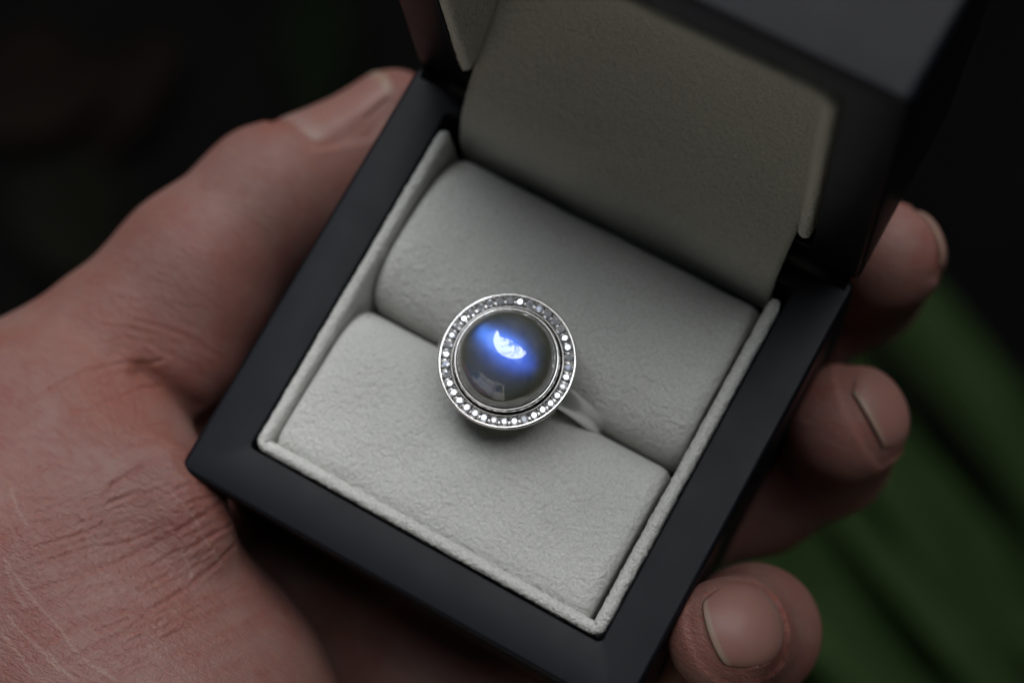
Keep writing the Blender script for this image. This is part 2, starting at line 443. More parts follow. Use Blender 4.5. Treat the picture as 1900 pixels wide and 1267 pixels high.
o = link('setting_beads', me, M_GOLD); o['kind'] = 'stuff'; par(o, ring)
# shank, plane of the ring runs along the slot
v = []; f = []; NS = 120; SEC = 14; Rr, zc = 9.4, -5.9
for i in range(NS):
    a = 2*math.pi*i/NS; s_ = max(0, math.sin(a))
    wd = 1.2+.3*s_**3; th = .8+.15*s_
    for j in range(SEC):
        b_ = 2*math.pi*j/SEC
        rr = Rr+th*math.copysign(abs(math.cos(b_)), math.cos(b_))
        v.append((RC.x+.5+rr*math.cos(a), RC.y+wd*math.copysign(abs(math.sin(b_)), math.sin(b_)), zc+rr*math.sin(a)*(1.0 if math.sin(a) < 0 else .93)))
for i in range(NS):
    for j in range(SEC):
        f.append((i*SEC+j, ((i+1) % NS)*SEC+j, ((i+1) % NS)*SEC+(j+1) % SEC, i*SEC+(j+1) % SEC))
par(mesh_obj('shank', v, f, M_BAND), ring)

# ---------------------------------------------------------------- hand (signed distance field -> one continuous skin)
FING = {
 'thumb': [(-44.4, -15.5, -15.0, 10.6), (-42.0, -4.6, -14.0, 9.4), (-38.9, 7.2, -15.0, 8.6), (-35.5, 13.9, -18.0, 7.4), (-32.9, 24.3, -20.0, 5.7)],
 'ring': [(-2.4, -18.5, -45.0, 10), (25.6, 8.1, -41.0, 8.3), (31.6, 14.6, -33.0, 7.4), (32.5, 16.0, -19.0, 6.9)],
 'middle': [(-9.3, -6.5, -45.0, 10), (17.0, 24.7, -43.0, 8.6), (25.4, 36.8, -37.0, 7.6), (27.7, 36.4, -21.0, 6.5)],
 'index': [(-15.0, 10.7, -45.0, 10), (3.8, 39.2, -43.0, 8.5), (9.1, 46.8, -38.0, 7.6), (10.7, 45.6, -27.0, 6.6)],
 'pinky': [(1.3, -31.2, -44.0, 9), (30.8, -17.3, -37.0, 7.4), (34.1, -10.1, -18.0, 7.0), (32.0, -13.2, -4.5, 6.0)],
}
LIP = [(-28.6, -26.8, -1.8, 2.2), (-25.4, -29.8, -2.6, 2.4), (-22.6, -32.0, -4.4, 3.0), (-19.6, -36.0, -9, 4.2)]
PAD = [(-38.6, -8.6, -14, 7.0), (-37.6, -13.5, -14, 6.6)]
PALM = [
 [(-25.8, -31.4, -6, 4.4), (-31.5, -36, -10, 9)],
 [(-46.4, -17.8, -15.0, 9.8), (-46.4, -33.8, -16.0, 17.2), (-46.0, -53.6, -17.0, 22)],
 [(-36.9, -46.0, -14.0, 20.8), (-20.0, -55.8, -16.0, 23)],
 [(-28.0, -29.2, -5.0, 4.4), (-33.2, -31.2, -8.5, 8.8)],
 [(-46.0, -53.6, -17.0, 22), (-80, -95, -22, 25)],
 [(-20.0, -55.8, -16.0, 23), (-60, -110, -22, 25)],
 [(-48, -28, -28, 13), (-15.0, 10.7, -46.0, 10.5)],
 [(-45, -35, -32, 13), (-9.3, -6.5, -46.0, 11)],
 [(-42, -41, -37, 12), (-2.4, -18.5, -46.0, 11)],
 [(-31, -52, -45, 12), (1.3, -31.2, -50.0, 8)],
 [(-15.0, 10.7, -45.0, 10), (-9.3, -6.5, -45.0, 10)], [(-9.3, -6.5, -45.0, 10), (-2.4, -18.5, -45.0, 10)], [(-2.4, -18.5, -45.0, 10), (1.3, -31.2, -44.0, 9)],
]
def round_cone(P, a, b):
    a_, b_ = np.array(a[:3]), np.array(b[:3]); r1, r2 = a[3], b[3]
    ba = b_-a_; l2 = ba@ba; rr = r1-r2; a2 = l2-rr*rr; il2 = 1/l2
    pa = P-a_; y = pa@ba; z = y-l2
    x = pa*l2-y[..., None]*ba; x2 = (x*x).sum(-1); y2 = y*y*l2; z2 = z*z*l2
    k = np.sign(rr)*rr*rr*x2
    d = (np.sqrt(x2*a2*il2)+y*rr)*il2-r1
    c1 = np.sign(z)*a2*z2 > k; c2 = np.sign(y)*a2*y2 < k
    d = np.where(c2, np.sqrt(x2+y2)*il2-r1, d)
    d = np.where(c1, np.sqrt(x2+z2)*il2-r2, d)
    return d
def smin(a, b, k):
    h = np.clip(.5+.5*(b-a)/k, 0, 1); return b*(1-h)+a*h-k*h*(1-h)
def chain(P, pts, k):
    d = None
    for a, b in zip(pts[:-1], pts[1:]):
        q = round_cone(P, a, b); d = q if d is None else smin(d, q, k)
    return d
def hand_sdf(P):
    palm = None
    for c in PALM:
        q = chain(P, c, 3.0); palm = q if palm is None else smin(palm, q, 6.0)
    d = smin(palm, smin(chain(P, FING['thumb'], 2.5), chain(P, PAD, 1), 3.0), 1.6)
    fg = None
    for n_ in ('index', 'middle', 'ring', 'pinky'):
        q = chain(P, FING[n_], 2.5); fg = q if fg is None else smin(fg, q, 1.0)
    d = smin(d, fg, 3.5)
    # the flesh yields against the box
    bq = np.abs(P-np.array([0, 0, -14.0]))-np.array([25.75, 24.65, 12.75])
    bd = np.linalg.norm(np.maximum(bq, 0), axis=-1)+np.minimum(bq.max(-1), 0)-1.25
    d = np.maximum(d, .05-bd)
    d = smin(d, chain(P, LIP, 2.0), 4.0)             # the palm folds a little over the corner it carries
    return d
def surface_nets(lo, hi, h, fn):
    nx, ny, nz = [int(math.ceil((hi[i]-lo[i])/h))+1 for i in range(3)]
    F = np.empty((nx, ny, nz), np.float32)
    ys = lo[1]+h*np.arange(ny); zs = lo[2]+h*np.arange(nz); Yg, Zg = np.meshgrid(ys, zs, indexing='ij')
    # coarse pass to skip empty blocks
    B = 8; F[:] = 9
    cs = [np.arange(0, n_, B) for n_ in (nx, ny, nz)]
    G = np.stack(np.meshgrid(*[lo[i]+h*(cs[i]+B/2) for i in range(3)], indexing='ij'), -1)
    D = fn(G.reshape(-1, 3)).reshape(G.shape[:3]); lim = h*B*.95+1
    oo = np.arange(B)
    I = np.argwhere(np.abs(D) < lim)
    F_in = np.argwhere(D <= -lim)
    for (i, j, k) in F_in: F[cs[0][i]:cs[0][i]+B, cs[1][j]:cs[1][j]+B, cs[2][k]:cs[2][k]+B] = -9
    off = np.stack(np.meshgrid(oo, oo, oo, indexing='ij'), -1).reshape(-1, 3)
    for s in range(0, len(I), 600):
        blk = I[s:s+600]*B; idx = (blk[:, None, :]+off[None]).reshape(-1, 3)
        ok = (idx[:, 0] < nx) & (idx[:, 1] < ny) & (idx[:, 2] < nz); idx = idx[ok]
        F[idx[:, 0], idx[:, 1], idx[:, 2]] = fn(np.array(lo)+h*idx)
    ins = F < 0
    cnt = np.zeros((nx-1, ny-1, nz-1), np.uint8)
    for a in (0, 1):
        for b in (0, 1):
            for c in (0, 1): cnt += ins[a:nx-1+a, b:ny-1+b, c:nz-1+c]
    act = np.argwhere((cnt > 0) & (cnt < 8)); ids = np.full(cnt.shape, -1, np.int64); ids[tuple(act.T)] = np.arange(len(act))
    acc = np.zeros((len(act), 3)); num = np.zeros(len(act))
    corners = [(a, b, c) for a in (0, 1) for b in (0, 1) for c in (0, 1)]
    for p in corners:
        for ax in range(3):
            if p[ax] == 0:
                q = list(p); q[ax] = 1
                f0 = F[act[:, 0]+p[0], act[:, 1]+p[1], act[:, 2]+p[2]]; f1 = F[act[:, 0]+q[0], act[:, 1]+q[1], act[:, 2]+q[2]]
                cr = (f0 < 0) != (f1 < 0); t = np.where(cr, f0/np.where(cr, f0-f1, 1), 0)
                e = np.tile(np.array(p, float), (len(act), 1)); e[:, ax] += t
                acc[cr] += e[cr]; num[cr] += 1
    V = np.array(lo)+h*(act+acc/num[:, None])
    Q = []
    for ax in range(3):
        s0 = [slice(None)]*3; s1 = [slice(None)]*3; s0[ax] = slice(0, -1); s1[ax] = slice(1, None)
        ed = np.argwhere(ins[tuple(s0)] != ins[tuple(s1)])
        o1, o2 = [(1, 2), (2, 0), (0, 1)][ax]
        ed = ed[(ed[:, o1] > 0) & (ed[:, o2] > 0) & (ed[:, o1] < F.shape[o1]-1) & (ed[:, o2] < F.shape[o2]-1)]
        flip = ins[tuple(ed.T)]
        u = np.zeros(3, int); u[o1] = 1; w_ = np.zeros(3, int); w_[o2] = 1
        q = np.stack([ids[tuple((ed-u-w_).T)], ids[tuple((ed-w_).T)], ids[tuple(ed.T)], ids[tuple((ed-u).T)]], 1)
        q[~flip] = q[~flip][:, ::-1]
        Q.append(q[(q >= 0).all(1)])
    return V, np.concatenate(Q)
def subdivide_quads(V, Q):
    E = np.concatenate([np.sort(Q[:, [i, (i+1) % 4]], 1) for i in range(4)])
    U, inv = np.unique(E, axis=0, return_inverse=True); inv = inv.reshape(4, -1)
    mid = V[U].mean(1); cen = V[Q].mean(1); nv = len(V); ne = len(U)
    m_ = inv+nv; c = nv+ne+np.arange(len(Q))
    q = np.concatenate([np.stack([Q[:, i], m_[i], c, m_[i-1]], 1) for i in range(4)])
    return np.concatenate([V, mid, cen]), q
def grad(fn, P, e=.15):
    g = np.stack([fn(P+np.eye(3)[i]*e)-fn(P-np.eye(3)[i]*e) for i in range(3)], 1)
    return g/np.maximum(np.linalg.norm(g, axis=1, keepdims=True), 1e-9)
def seg_dist(P, poly):
    """distance to a polyline, with the width factor interpolated along it"""
    best = np.full(len(P), 1e9)
    for a, b in zip(poly[:-1], poly[1:]):
        a, b = np.array(a), np.array(b); ab = b-a
        t = np.clip(((P-a)@ab)/(ab@ab), 0, 1); best = np.minimum(best, np.linalg.norm(P-a-t[:, None]*ab, axis=1))
    return best
HLO, HHI = (-96, -92, -58), (48, 60, 14)
V, Q = surface_nets(HLO, HHI, .9, hand_sdf)
V, Q = subdivide_quads(V, Q)
def refine(V, Q, mark):
    """split the marked quads in four; their unmarked neighbours take the new edge points in"""
    A = Q[mark]; E = np.concatenate([np.sort(A[:, [i, (i+1) % 4]], 1) for i in range(4)])
    U, inv = np.unique(E, axis=0, return_inverse=True); inv = inv.reshape(4, -1); nv = len(V); m_ = inv+nv; c = nv+len(U)+np.arange(len(A))
    q = np.concatenate([np.stack([A[:, i], m_[i], c, m_[i-1]], 1) for i in range(4)])
    V2 = np.concatenate([V, V[U].mean(1), V[A].mean(1)])
    key = {(int(a), int(b)): nv+k for k, (a, b) in enumerate(U)}
    R = Q[~mark]; touched = np.zeros(nv, bool); touched[U.ravel()] = True
    near = touched[R].sum(1) >= 2; polys = []
    for r in R[near]:
        p = []
        for i in range(4):
            a, b = int(r[i]), int(r[(i+1) % 4]); p.append(a); k = key.get((min(a, b), max(a, b)))
            if k is not None: p.append(k)
        polys.append(p)
    return V2, np.concatenate([q, R[~near]]), polys
cq = V[Q].mean(1); nq_ = grad(hand_sdf, cq)
MARK = (cq[:, 0] < -17) & (cq[:, 0] > -66) & (cq[:, 1] < 4) & (cq[:, 1] > -66) & (nq_[:, 2] > -.1) & (cq[:, 2] > -20)
V, Q, POLYS = refine(V, Q, MARK)
for _ in range(2):
    V = V-grad(hand_sdf, V)*hand_sdf(V)[:, None]
NRM = grad(hand_sdf, V)
CREASE = [
 (((-44.1, -25.3, -0.3), (-43.7, -24.1, -1), (-43.3, -22.9, -1.8), (-42.4, -21.3, -3), (-41.4, -19.8, -4.3), (-40.1, -18.5, -5.3), (-38.3, -17.3, -6.3), (-37.2, -16.2, -6.7)), 0.27, 0.08, 1),
 (((-40.7, -26, -0.1), (-39.1, -24.7, -1.1), (-38.5, -23.3, -2.3), (-37.8, -21.6, -4.2), (-37.2, -19.9, -6.5), (-36.3, -18.9, -7.8)), 0.27, 0.08, 1),
 (((-41.8, -22.4, -2.5), (-39.9, -21.7, -3.5), (-38.1, -20.8, -5), (-37.4, -20, -6.3), (-36.5, -19.2, -7.5)), 0.23, 0.055, 0.8),
 (((-40.6, -27.5, 0.8), (-38.4, -27.5, 0.8), (-36.3, -27.8, 1.1), (-35, -27.4, 1), (-33.8, -27, 0.7)), 0.23, 0.055, 0.8),
 (((-38.2, -26.1, -0), (-36.5, -26.4, 0.3), (-34.9, -26.1, 0.1), (-33.9, -24.6, -1.2), (-32.8, -23.2, -3), (-32.2, -21.9, -5.6)), 0.23, 0.055, 0.8),
 (((-41.5, -29.9, 1.9), (-40.3, -28.4, 1.2), (-39.5, -26.6, 0.2), (-38.6, -25.2, -0.7)), 0.19, 0.034, 0.55),
 (((-44.6, -16.2, -4.3), (-43.3, -15.7, -4.4), (-42, -15.2, -4.7), (-40.6, -14.6, -5), (-39.3, -14.1, -5.5)), 0.23, 0.055, 0.8),
 (((-41.8, -14, -4.7), (-40.5, -13.6, -5), (-39.2, -13.1, -5.4), (-36.8, -12.7, -6.4), (-35.6, -12.6, -7), (-34.4, -12.5, -7.8), (-32.5, -12.6, -9.8)), 0.23, 0.055, 0.8),
 (((-44.4, -33, 3.1), (-43.4, -32.2, 2.9), (-42.5, -31.4, 2.5), (-41.6, -30.6, 2.2), (-40.4, -30.1, 2), (-39.2, -29.6, 1.9), (-38, -29.1, 1.7), (-36.7, -28.4, 1.5), (-35.4, -27.7, 1.1)), 0.19, 0.034, 0.55),
 (((-31.6, -30.8, 2.2), (-30.7, -28.9, 1.5), (-30.1, -27.1, 1.2), (-28.9, -25.5, 0.7), (-27.8, -24.1, -1)), 0.27, 0.08, 1),
 (((-30.8, -29.4, 1.6), (-29.9, -28.3, 1.5), (-28.9, -27.1, 1.3), (-27.9, -26.1, 0.9), (-27.1, -25, 0)), 0.23, 0.055, 0.8),
 (((-45.4, -28.9, 1.5), (-44.6, -26.9, 0.6), (-44, -24.9, -0.5)), 0.19, 0.034, 0.55),
 (((-33.6, -28.1, 1.3), (-33, -26.9, 0.7), (-32.4, -25.6, -0.1), (-31.1, -24.6, -0.6), (-30.2, -23.5, -2.3)), 0.23, 0.055, 0.8),
 (((-43.4, -18.1, -4.2), (-42.5, -17.1, -4.5), (-41.5, -16.1, -4.8), (-40.2, -15.7, -5.3), (-38.9, -15.2, -5.7)), 0.19, 0.034, 0.55),
 (((-45, -12.7, -4.5), (-43.6, -12.2, -4.5), (-42.2, -11.7, -4.6), (-40.2, -10.3, -4.8)), 0.19, 0.034, 0.55),
 (((-43.6, -21.7, -2.4), (-41.8, -23.2, -1.9), (-39.5, -24.2, -1.5)), 0.19, 0.034, 0.55),
 (((-45, -23.7, -1.1), (-42.5, -25.3, -0.5), (-39.9, -26.3, 0.1)), 0.19, 0.034, 0.55),
 (((-40.4, -22.2, -2.9), (-38.9, -23.1, -2.4), (-37.3, -24, -1.7), (-35, -25.9, -0)), 0.19, 0.034, 0.55),
 (((-37, -21.3, -4.8), (-34.6, -23.4, -2.5), (-33.2, -25.8, -0.1)), 0.19, 0.034, 0.55),
 (((-40.6, -31.8, 2.7), (-39, -31.4, 2.6), (-37.5, -30.9, 2.6), (-36.1, -30.9, 2.6), (-34.7, -30.8, 2.5), (-32.5, -31.4, 2.5)), 0.19, 0.034, 0.55),
 (((-40.5, -34.2, 3.8), (-39.2, -33.2, 3.4), (-37.9, -32.2, 3), (-36.2, -31.6, 2.9), (-34.6, -31, 2.6)), 0.19, 0.034, 0.55),
 (((-34.9, -45, 6.8), (-34.2, -43.9, 6.6), (-33.5, -42.9, 6.3), (-32.8, -41.8, 6), (-31.7, -40.5, 5.5), (-30.8, -39.2, 4.9), (-29.7, -38, 4.1), (-28.7, -36.8, 3.3), (-27.7, -36, 2.6), (-26.7, -35.1, 1.9)), 0.23, 0.055, 0.8),
 (((-31.5, -44.2, 6.5), (-30.6, -43.1, 6.2), (-29.8, -42.1, 5.8), (-28.9, -41.1, 5.3), (-28.2, -40.1, 4.8), (-27.5, -39.2, 4.2), (-26.9, -38.2, 3.6), (-26.3, -37.3, 2.9), (-25.8, -36.3, 2.2), (-25.3, -35.3, 1.6), (-24.6, -34.1, 1.1), (-23.8, -32.9, 0.9), (-23.1, -31.6, 0.7), (-22.5, -30.4, 0.4), (-22.1, -29, -0.4), (-21.8, -27.6, -1.7), (-22, -26.5, -3.9)), 0.27, 0.08, 1),
 (((-29.8, -44.7, 6.5), (-29, -43.6, 6.2), (-28.2, -42.6, 5.8), (-27.5, -41.6, 5.4), (-26.6, -40.8, 4.9), (-25.8, -40, 4.4), (-25, -39.2, 3.8), (-24.3, -38.1, 3), (-23.6, -37.1, 2), (-23.1, -35.7, 1), (-22.4, -34.2, 0.5), (-21.5, -32.8, 0), (-20.6, -31.4, -0.6), (-20.1, -29.8, -1.7), (-20.1, -28.2, -4.3)), 0.23, 0.055, 0.8),
 (((-27.3, -48.3, 7.4), (-26.8, -47.2, 7.2), (-26.3, -46.2, 7), (-25.8, -45.2, 6.7), (-25, -44.2, 6.3), (-24.4, -43.2, 5.9), (-23.7, -42.2, 5.3), (-22.6, -41.4, 4.8), (-21.5, -40.5, 4.1), (-20.4, -39.6, 3.3), (-20.1, -38.6, 2.4), (-19.7, -37.5, 1.4), (-19.4, -36.5, 0.3), (-19.2, -35.2, -0.7), (-18.9, -33.8, -1.5), (-18.6, -32.4, -2.3), (-18.5, -31.2, -3.1), (-18.7, -29.9, -4.8)), 0.27, 0.08, 1),
 (((-24.7, -49.1, 7.7), (-24, -48, 7.5), (-23.3, -46.9, 7.2), (-22.7, -45.8, 6.8), (-22.1, -44.8, 6.4), (-21.5, -43.9, 5.9), (-21, -42.3, 5.1), (-20.5, -40.8, 4.1), (-20.2, -39.5, 3.1), (-19.8, -38.2, 2), (-19.6, -36.9, 0.7)), 0.27, 0.08, 1),
 (((-20.2, -45.7, 6.6), (-19.4, -44.4, 6), (-18.6, -43.2, 5.2), (-17.9, -42.1, 4.5), (-17.2, -41, 3.6), (-16.8, -39.1, 2)), 0.23, 0.055, 0.8),
 (((-37.6, -41.3, 6.3), (-36.8, -40, 6), (-36.1, -38.6, 5.5), (-35.1, -37.8, 5.2), (-34.1, -37, 4.7), (-33.3, -36.2, 4.3), (-32.4, -35.5, 3.9)), 0.23, 0.055, 0.8),
 (((-38.7, -36.9, 5), (-37.6, -36.3, 4.7), (-36.5, -35.8, 4.5), (-35.5, -35.2, 4.2), (-34.4, -34.6, 3.9), (-33.4, -34, 3.6), (-32.3, -33.4, 3.2), (-31.3, -32.7, 2.7), (-30.2, -31.9, 2.2), (-29.2, -30.9, 1.8), (-28.2, -29.9, 1.6), (-27.2, -28.9, 1.5), (-26.3, -27.9, 1.2)), 0.23, 0.055, 0.8),
 (((-30.3, -31.8, 2.2), (-28.9, -31.7, 1.9), (-27.6, -31.6, 1.7), (-25.4, -30.8, 1.5), (-24.4, -30.2, 1.2)), 0.19, 0.034, 0.55),
 (((-31.7, -32.5, 2.8), (-31.4, -30.4, 2), (-30.7, -28.6, 1.5), (-29.2, -26.6, 1.2), (-28.4, -25.8, 0.9), (-27.7, -24.9, 0.1)), 0.27, 0.08, 1),
 (((-15.4, -45.2, 5.6), (-15.1, -44, 4.9), (-14.7, -42.9, 4.2), (-14.2, -40.9, 2.6)), 0.23, 0.055, 0.8),
 (((-32.9, -48, 7), (-31.9, -47.1, 6.9), (-31, -46.3, 6.9), (-30.1, -45.5, 6.7), (-29.2, -44.6, 6.5), (-28.4, -43.7, 6.2), (-27.6, -42.8, 5.9), (-26.7, -41.8, 5.4), (-25.7, -40.8, 4.8)), 0.19, 0.034, 0.55),
 (((-30.8, -48.9, 7.2), (-29.9, -47.7, 7.1), (-28.9, -46.4, 7), (-28, -45.2, 6.7), (-27.2, -44.3, 6.4), (-26.5, -43.3, 6), (-25.8, -42.4, 5.6)), 0.19, 0.034, 0.55),
 (((-22.6, -48.5, 7.6), (-21.9, -47.4, 7.3), (-21.3, -46.2, 6.9), (-20.6, -45.1, 6.4), (-20, -43.6, 5.6), (-19.4, -42.2, 4.8), (-19.1, -40.7, 3.8), (-18.8, -39.2, 2.6)), 0.19, 0.034, 0.55),
 (((-20.2, -48.5, 7.5), (-19.5, -47.3, 7.1), (-18.8, -46.1, 6.6), (-18.2, -44.9, 6), (-17.7, -43.6, 5.3), (-17.2, -42.4, 4.5)), 0.19, 0.034, 0.55),
 (((-32.3, -35.6, 3.9), (-30.5, -37, 3.9), (-28.9, -38.6, 4.2)), 0.19, 0.034, 0.55),
 (((-30.2, -34.8, 3), (-28.5, -36, 2.9), (-27, -36.9, 2.9)), 0.19, 0.034, 0.55),
 (((-25, -35.6, 1.6), (-23.8, -36.8, 1.9), (-22.1, -37.6, 2)), 0.19, 0.034, 0.55),
 (((-25.4, -30.8, 1.5), (-23.6, -31.7, 0.9), (-22.1, -33, 0.3)), 0.19, 0.034, 0.55),
 (((-26.5, -37.5, 3.1), (-24.4, -38.6, 3.3), (-23.1, -39.6, 3.8)), 0.19, 0.034, 0.55),
 (((-22.8, -34.3, 0.6), (-20.6, -35.2, -0), (-19.4, -35.8, -0.2)), 0.19, 0.034, 0.55),
 (((-19.6, -36.9, 0.7), (-19.9, -35.6, -0.1), (-20.1, -34.4, -0.5), (-19.8, -32.4, -1)), 0.19, 0.034, 0.55),
 (((-20.8, -43.2, 5.5), (-20.8, -41, 4.3), (-20.4, -39.8, 3.4), (-20.1, -38.7, 2.5)), 0.19, 0.034, 0.55),
 (((-35.6, -42.1, 6.4), (-34.8, -41.2, 6.2), (-34, -40.3, 5.8), (-33.2, -39.4, 5.4), (-32.3, -38.3, 4.8), (-31.4, -37.1, 4.2)), 0.19, 0.034, 0.55),
 (((-32.7, -33.5, 3.3), (-31, -34.8, 3.3), (-30.3, -36.4, 3.6)), 0.19, 0.034, 0.55),
 (((-38.5, -18.5, -6.2), (-36.5, -18.6, -7.7), (-34.6, -18.7, -9.7), (-33.2, -18.6, -12.2)), 1, 0.35, 0.35),
 (((-18.1, -40.9, 3.7), (-17.3, -39.8, 2.6), (-16.6, -38.6, 1.4), (-15.9, -37.3, -0.1), (-15.3, -36, -1.9)), 0.23, 0.055, 0.8),
 (((-21.1, -30.6, -0.5), (-20.5, -29.5, -1.6), (-20.3, -28.3, -3.5)), 0.19, 0.034, 0.55),
 (((-30.9, -33.1, 2.7), (-30, -31.5, 2), (-28.9, -30.1, 1.7)), 0.23, 0.055, 0.8),
 (((-26.9, -47.4, 7.2), (-25.9, -46.4, 7), (-25, -45.3, 6.7)), 0.19, 0.034, 0.55),
 (((-26.9, -22.9, -27.4), (-25.9, -21.3, -28), (-24.7, -19.7, -28.1), (-23.6, -18, -28.1), (-22.5, -16.2, -28.1)), 0.19, 0.034, 0.55),
 (((-20.6, -40.9, 4.2), (-19.6, -39.8, 3.2), (-19.1, -38.2, 1.8)), 0.23, 0.055, 0.8),
 (((-29.4, -38.5, 4.3), (-28.6, -37.4, 3.5), (-27.9, -36, 2.7)), 0.19, 0.034, 0.55),
 (((-19.1, -40.7, 3.8), (-18.4, -39.7, 2.9), (-17.8, -38.7, 1.9)), 0.19, 0.034, 0.55),
 (((-30.4, -41.8, 5.7), (-29.3, -40.8, 5.3), (-28.6, -39.4, 4.5)), 0.23, 0.055, 0.8),
 (((-30.2, -49, 7.3), (-28.8, -47.5, 7.2), (-27.6, -45.8, 6.8)), 0.19, 0.034, 0.55),
 (((-18.1, -38, 1.3), (-17.6, -37, 0.2), (-17.1, -36.1, -1), (-16.6, -35.1, -2.2), (-16.3, -34, -3.6), (-15.9, -32.9, -5.3), (-15.9, -31.8, -7.8)), 0.19, 0.034, 0.55),
 (((-28.3, -25.3, -23.3), (-27.7, -24.1, -24.4), (-27.1, -23, -25.5), (-26.8, -21.8, -27.6), (-26.1, -20.4, -28), (-25.3, -18.9, -28.1), (-24.6, -17.6, -28.1)), 0.19, 0.034, 0.55),
 (((-25.6, -44.4, 6.4), (-24.9, -43.3, 5.9), (-24.3, -42, 5.3)), 0.19, 0.034, 0.55),
 (((-18.3, -40.5, 3.5), (-17.6, -38.9, 2), (-17, -37.1, 0.1)), 0.23, 0.055, 0.8),
 (((-30.4, -48, 7.1), (-29, -46.7, 7), (-27.7, -45.3, 6.7)), 0.19, 0.034, 0.55),
 (((-27.9, -50.6, 7.7), (-27.1, -49.6, 7.6), (-26.3, -48.6, 7.5)), 0.19, 0.034, 0.55),
 (((-17.4, -41.6, 4), (-16.7, -40.5, 3.1), (-16.1, -39.4, 2)), 0.23, 0.055, 0.8),
 (((-28.4, -40.1, 4.8), (-27.7, -39.2, 4.3), (-27, -38.3, 3.7), (-26.3, -37.4, 3), (-25.7, -36.5, 2.3), (-25, -35.6, 1.6), (-24.3, -34.6, 1.1)), 0.19, 0.034, 0.55),
 (((-26.8, -35.1, 2), (-25.5, -33.4, 1.3), (-24.1, -31.5, 1.1)), 0.19, 0.034, 0.55),
 (((-21.3, -36.8, 1.2), (-20.3, -35.3, -0.1), (-19.4, -33.5, -1.2)), 0.19, 0.034, 0.55),
 (((-29.1, -48.5, 7.3), (-27.9, -46.9, 7.1), (-26.8, -45, 6.6)), 0.19, 0.034, 0.55),
 (((-23.7, -43.4, 5.9), (-22.8, -41.9, 5.1), (-22.1, -40.1, 3.9)), 0.19, 0.034, 0.55),
 (((-19.8, -37.9, 1.8), (-19.4, -36.9, 0.7), (-19, -35.8, -0.4)), 0.19, 0.034, 0.55),
 (((-20.3, -44, 5.9), (-19.6, -42.9, 5.2), (-18.9, -41.9, 4.5), (-18.3, -40.7, 3.6), (-17.7, -39.5, 2.6)), 0.23, 0.055, 0.8),
 (((-22.3, -45.8, 6.8), (-21.4, -44.4, 6.2), (-20.6, -43, 5.4), (-20.2, -42, 4.8), (-19.8, -40.9, 4), (-19.4, -39.8, 3.2)), 0.19, 0.034, 0.55),
 (((-22.9, -38.7, 3.1), (-22.3, -37.4, 1.9), (-21.6, -36.1, 0.8)), 0.23, 0.055, 0.8),
 (((-26.9, -47, 7.1), (-26, -46, 6.9), (-25.2, -45, 6.6), (-24.5, -44, 6.2), (-23.9, -42.9, 5.7)), 0.19, 0.034, 0.55),
 (((-24.5, -27.4, 0.5), (-24, -26, -1.2)), 0.19, 0.034, 0.55),
 (((-8.5, -40.6, -0.7), (-7.8, -39.4, -2.5), (-7.4, -38, -4.8)), 0.19, 0.034, 0.55),
 (((-23.4, -39.4, 3.7), (-22.3, -37.7, 2.2), (-22, -36.7, 1.3), (-21.6, -35.6, 0.5)), 0.19, 0.034, 0.55),
 (((-35, -42.9, 6.5), (-33.8, -41.6, 6.1), (-32.8, -40.2, 5.6)), 0.19, 0.034, 0.55),
 (((-14.8, -33.5, -5.7), (-14.8, -31.9, -10.8)), 0.19, 0.034, 0.55),
 (((-18.6, -33.1, -1.9), (-18.1, -31.6, -3.6), (-18.4, -30.1, -8.4)), 0.19, 0.034, 0.55),
 (((-32, -40.6, 5.6), (-30.6, -39, 4.7), (-30, -38, 4.2), (-29.4, -37.1, 3.6)), 0.19, 0.034, 0.55),
 (((-28.3, -36.9, 3.2), (-27.3, -35.6, 2.4), (-26.3, -34.3, 1.6), (-25.6, -33.3, 1.3), (-24.9, -32.3, 1.2), (-24.1, -31.4, 1.1)), 0.23, 0.055, 0.8),
 (((-19.1, -47, 7), (-18.5, -46, 6.5), (-17.9, -45, 6), (-17.4, -43.9, 5.4), (-17, -42.7, 4.6)), 0.19, 0.034, 0.55),
 (((-24.7, -33.1, 1.1), (-23.9, -32.1, 1), (-23.1, -31.1, 0.7), (-22.4, -30.2, 0.2), (-21.8, -29.1, -0.5), (-21.4, -28.1, -1.8), (-21.3, -27, -4.5)), 0.19, 0.034, 0.55),
 (((-23.7, -29.4, -26.7), (-23, -28.2, -27.4), (-22.3, -27, -27.9), (-21.5, -25.8, -28.2), (-20.8, -24.4, -28.5), (-20.1, -23, -28.8), (-19.5, -21.6, -29.1)), 0.19, 0.034, 0.55),
 (((-24.2, -45.5, 6.7), (-23.4, -44.2, 6.2), (-22.5, -42.9, 5.6), (-22.1, -41.8, 5), (-21.8, -40.8, 4.3), (-21.4, -39.7, 3.5)), 0.19, 0.034, 0.55),
 (((-29.1, -41.1, 5.3), (-28.5, -40.1, 4.8), (-28, -38.9, 4.2)), 0.23, 0.055, 0.8),
 (((-22, -36.7, 1.3), (-21.4, -35.4, 0.4), (-20.7, -34.1, -0.2), (-20.1, -32.8, -0.8), (-19.5, -31.4, -1.6)), 0.19, 0.034, 0.55),
 (((-38.2, -38.1, 5.4), (-37.2, -36.6, 4.8), (-36.1, -35.1, 4.2)), 0.19, 0.034, 0.55),
 (((-23.3, -44.1, 6.2), (-22.5, -43.1, 5.7), (-21.8, -42.1, 5.1), (-21.2, -41, 4.3), (-20.7, -39.8, 3.5)), 0.23, 0.055, 0.8),
 (((-24.2, -29.3, 1.1), (-23.5, -28.1, 0.3), (-22.9, -26.9, -1.2)), 0.23, 0.055, 0.8),
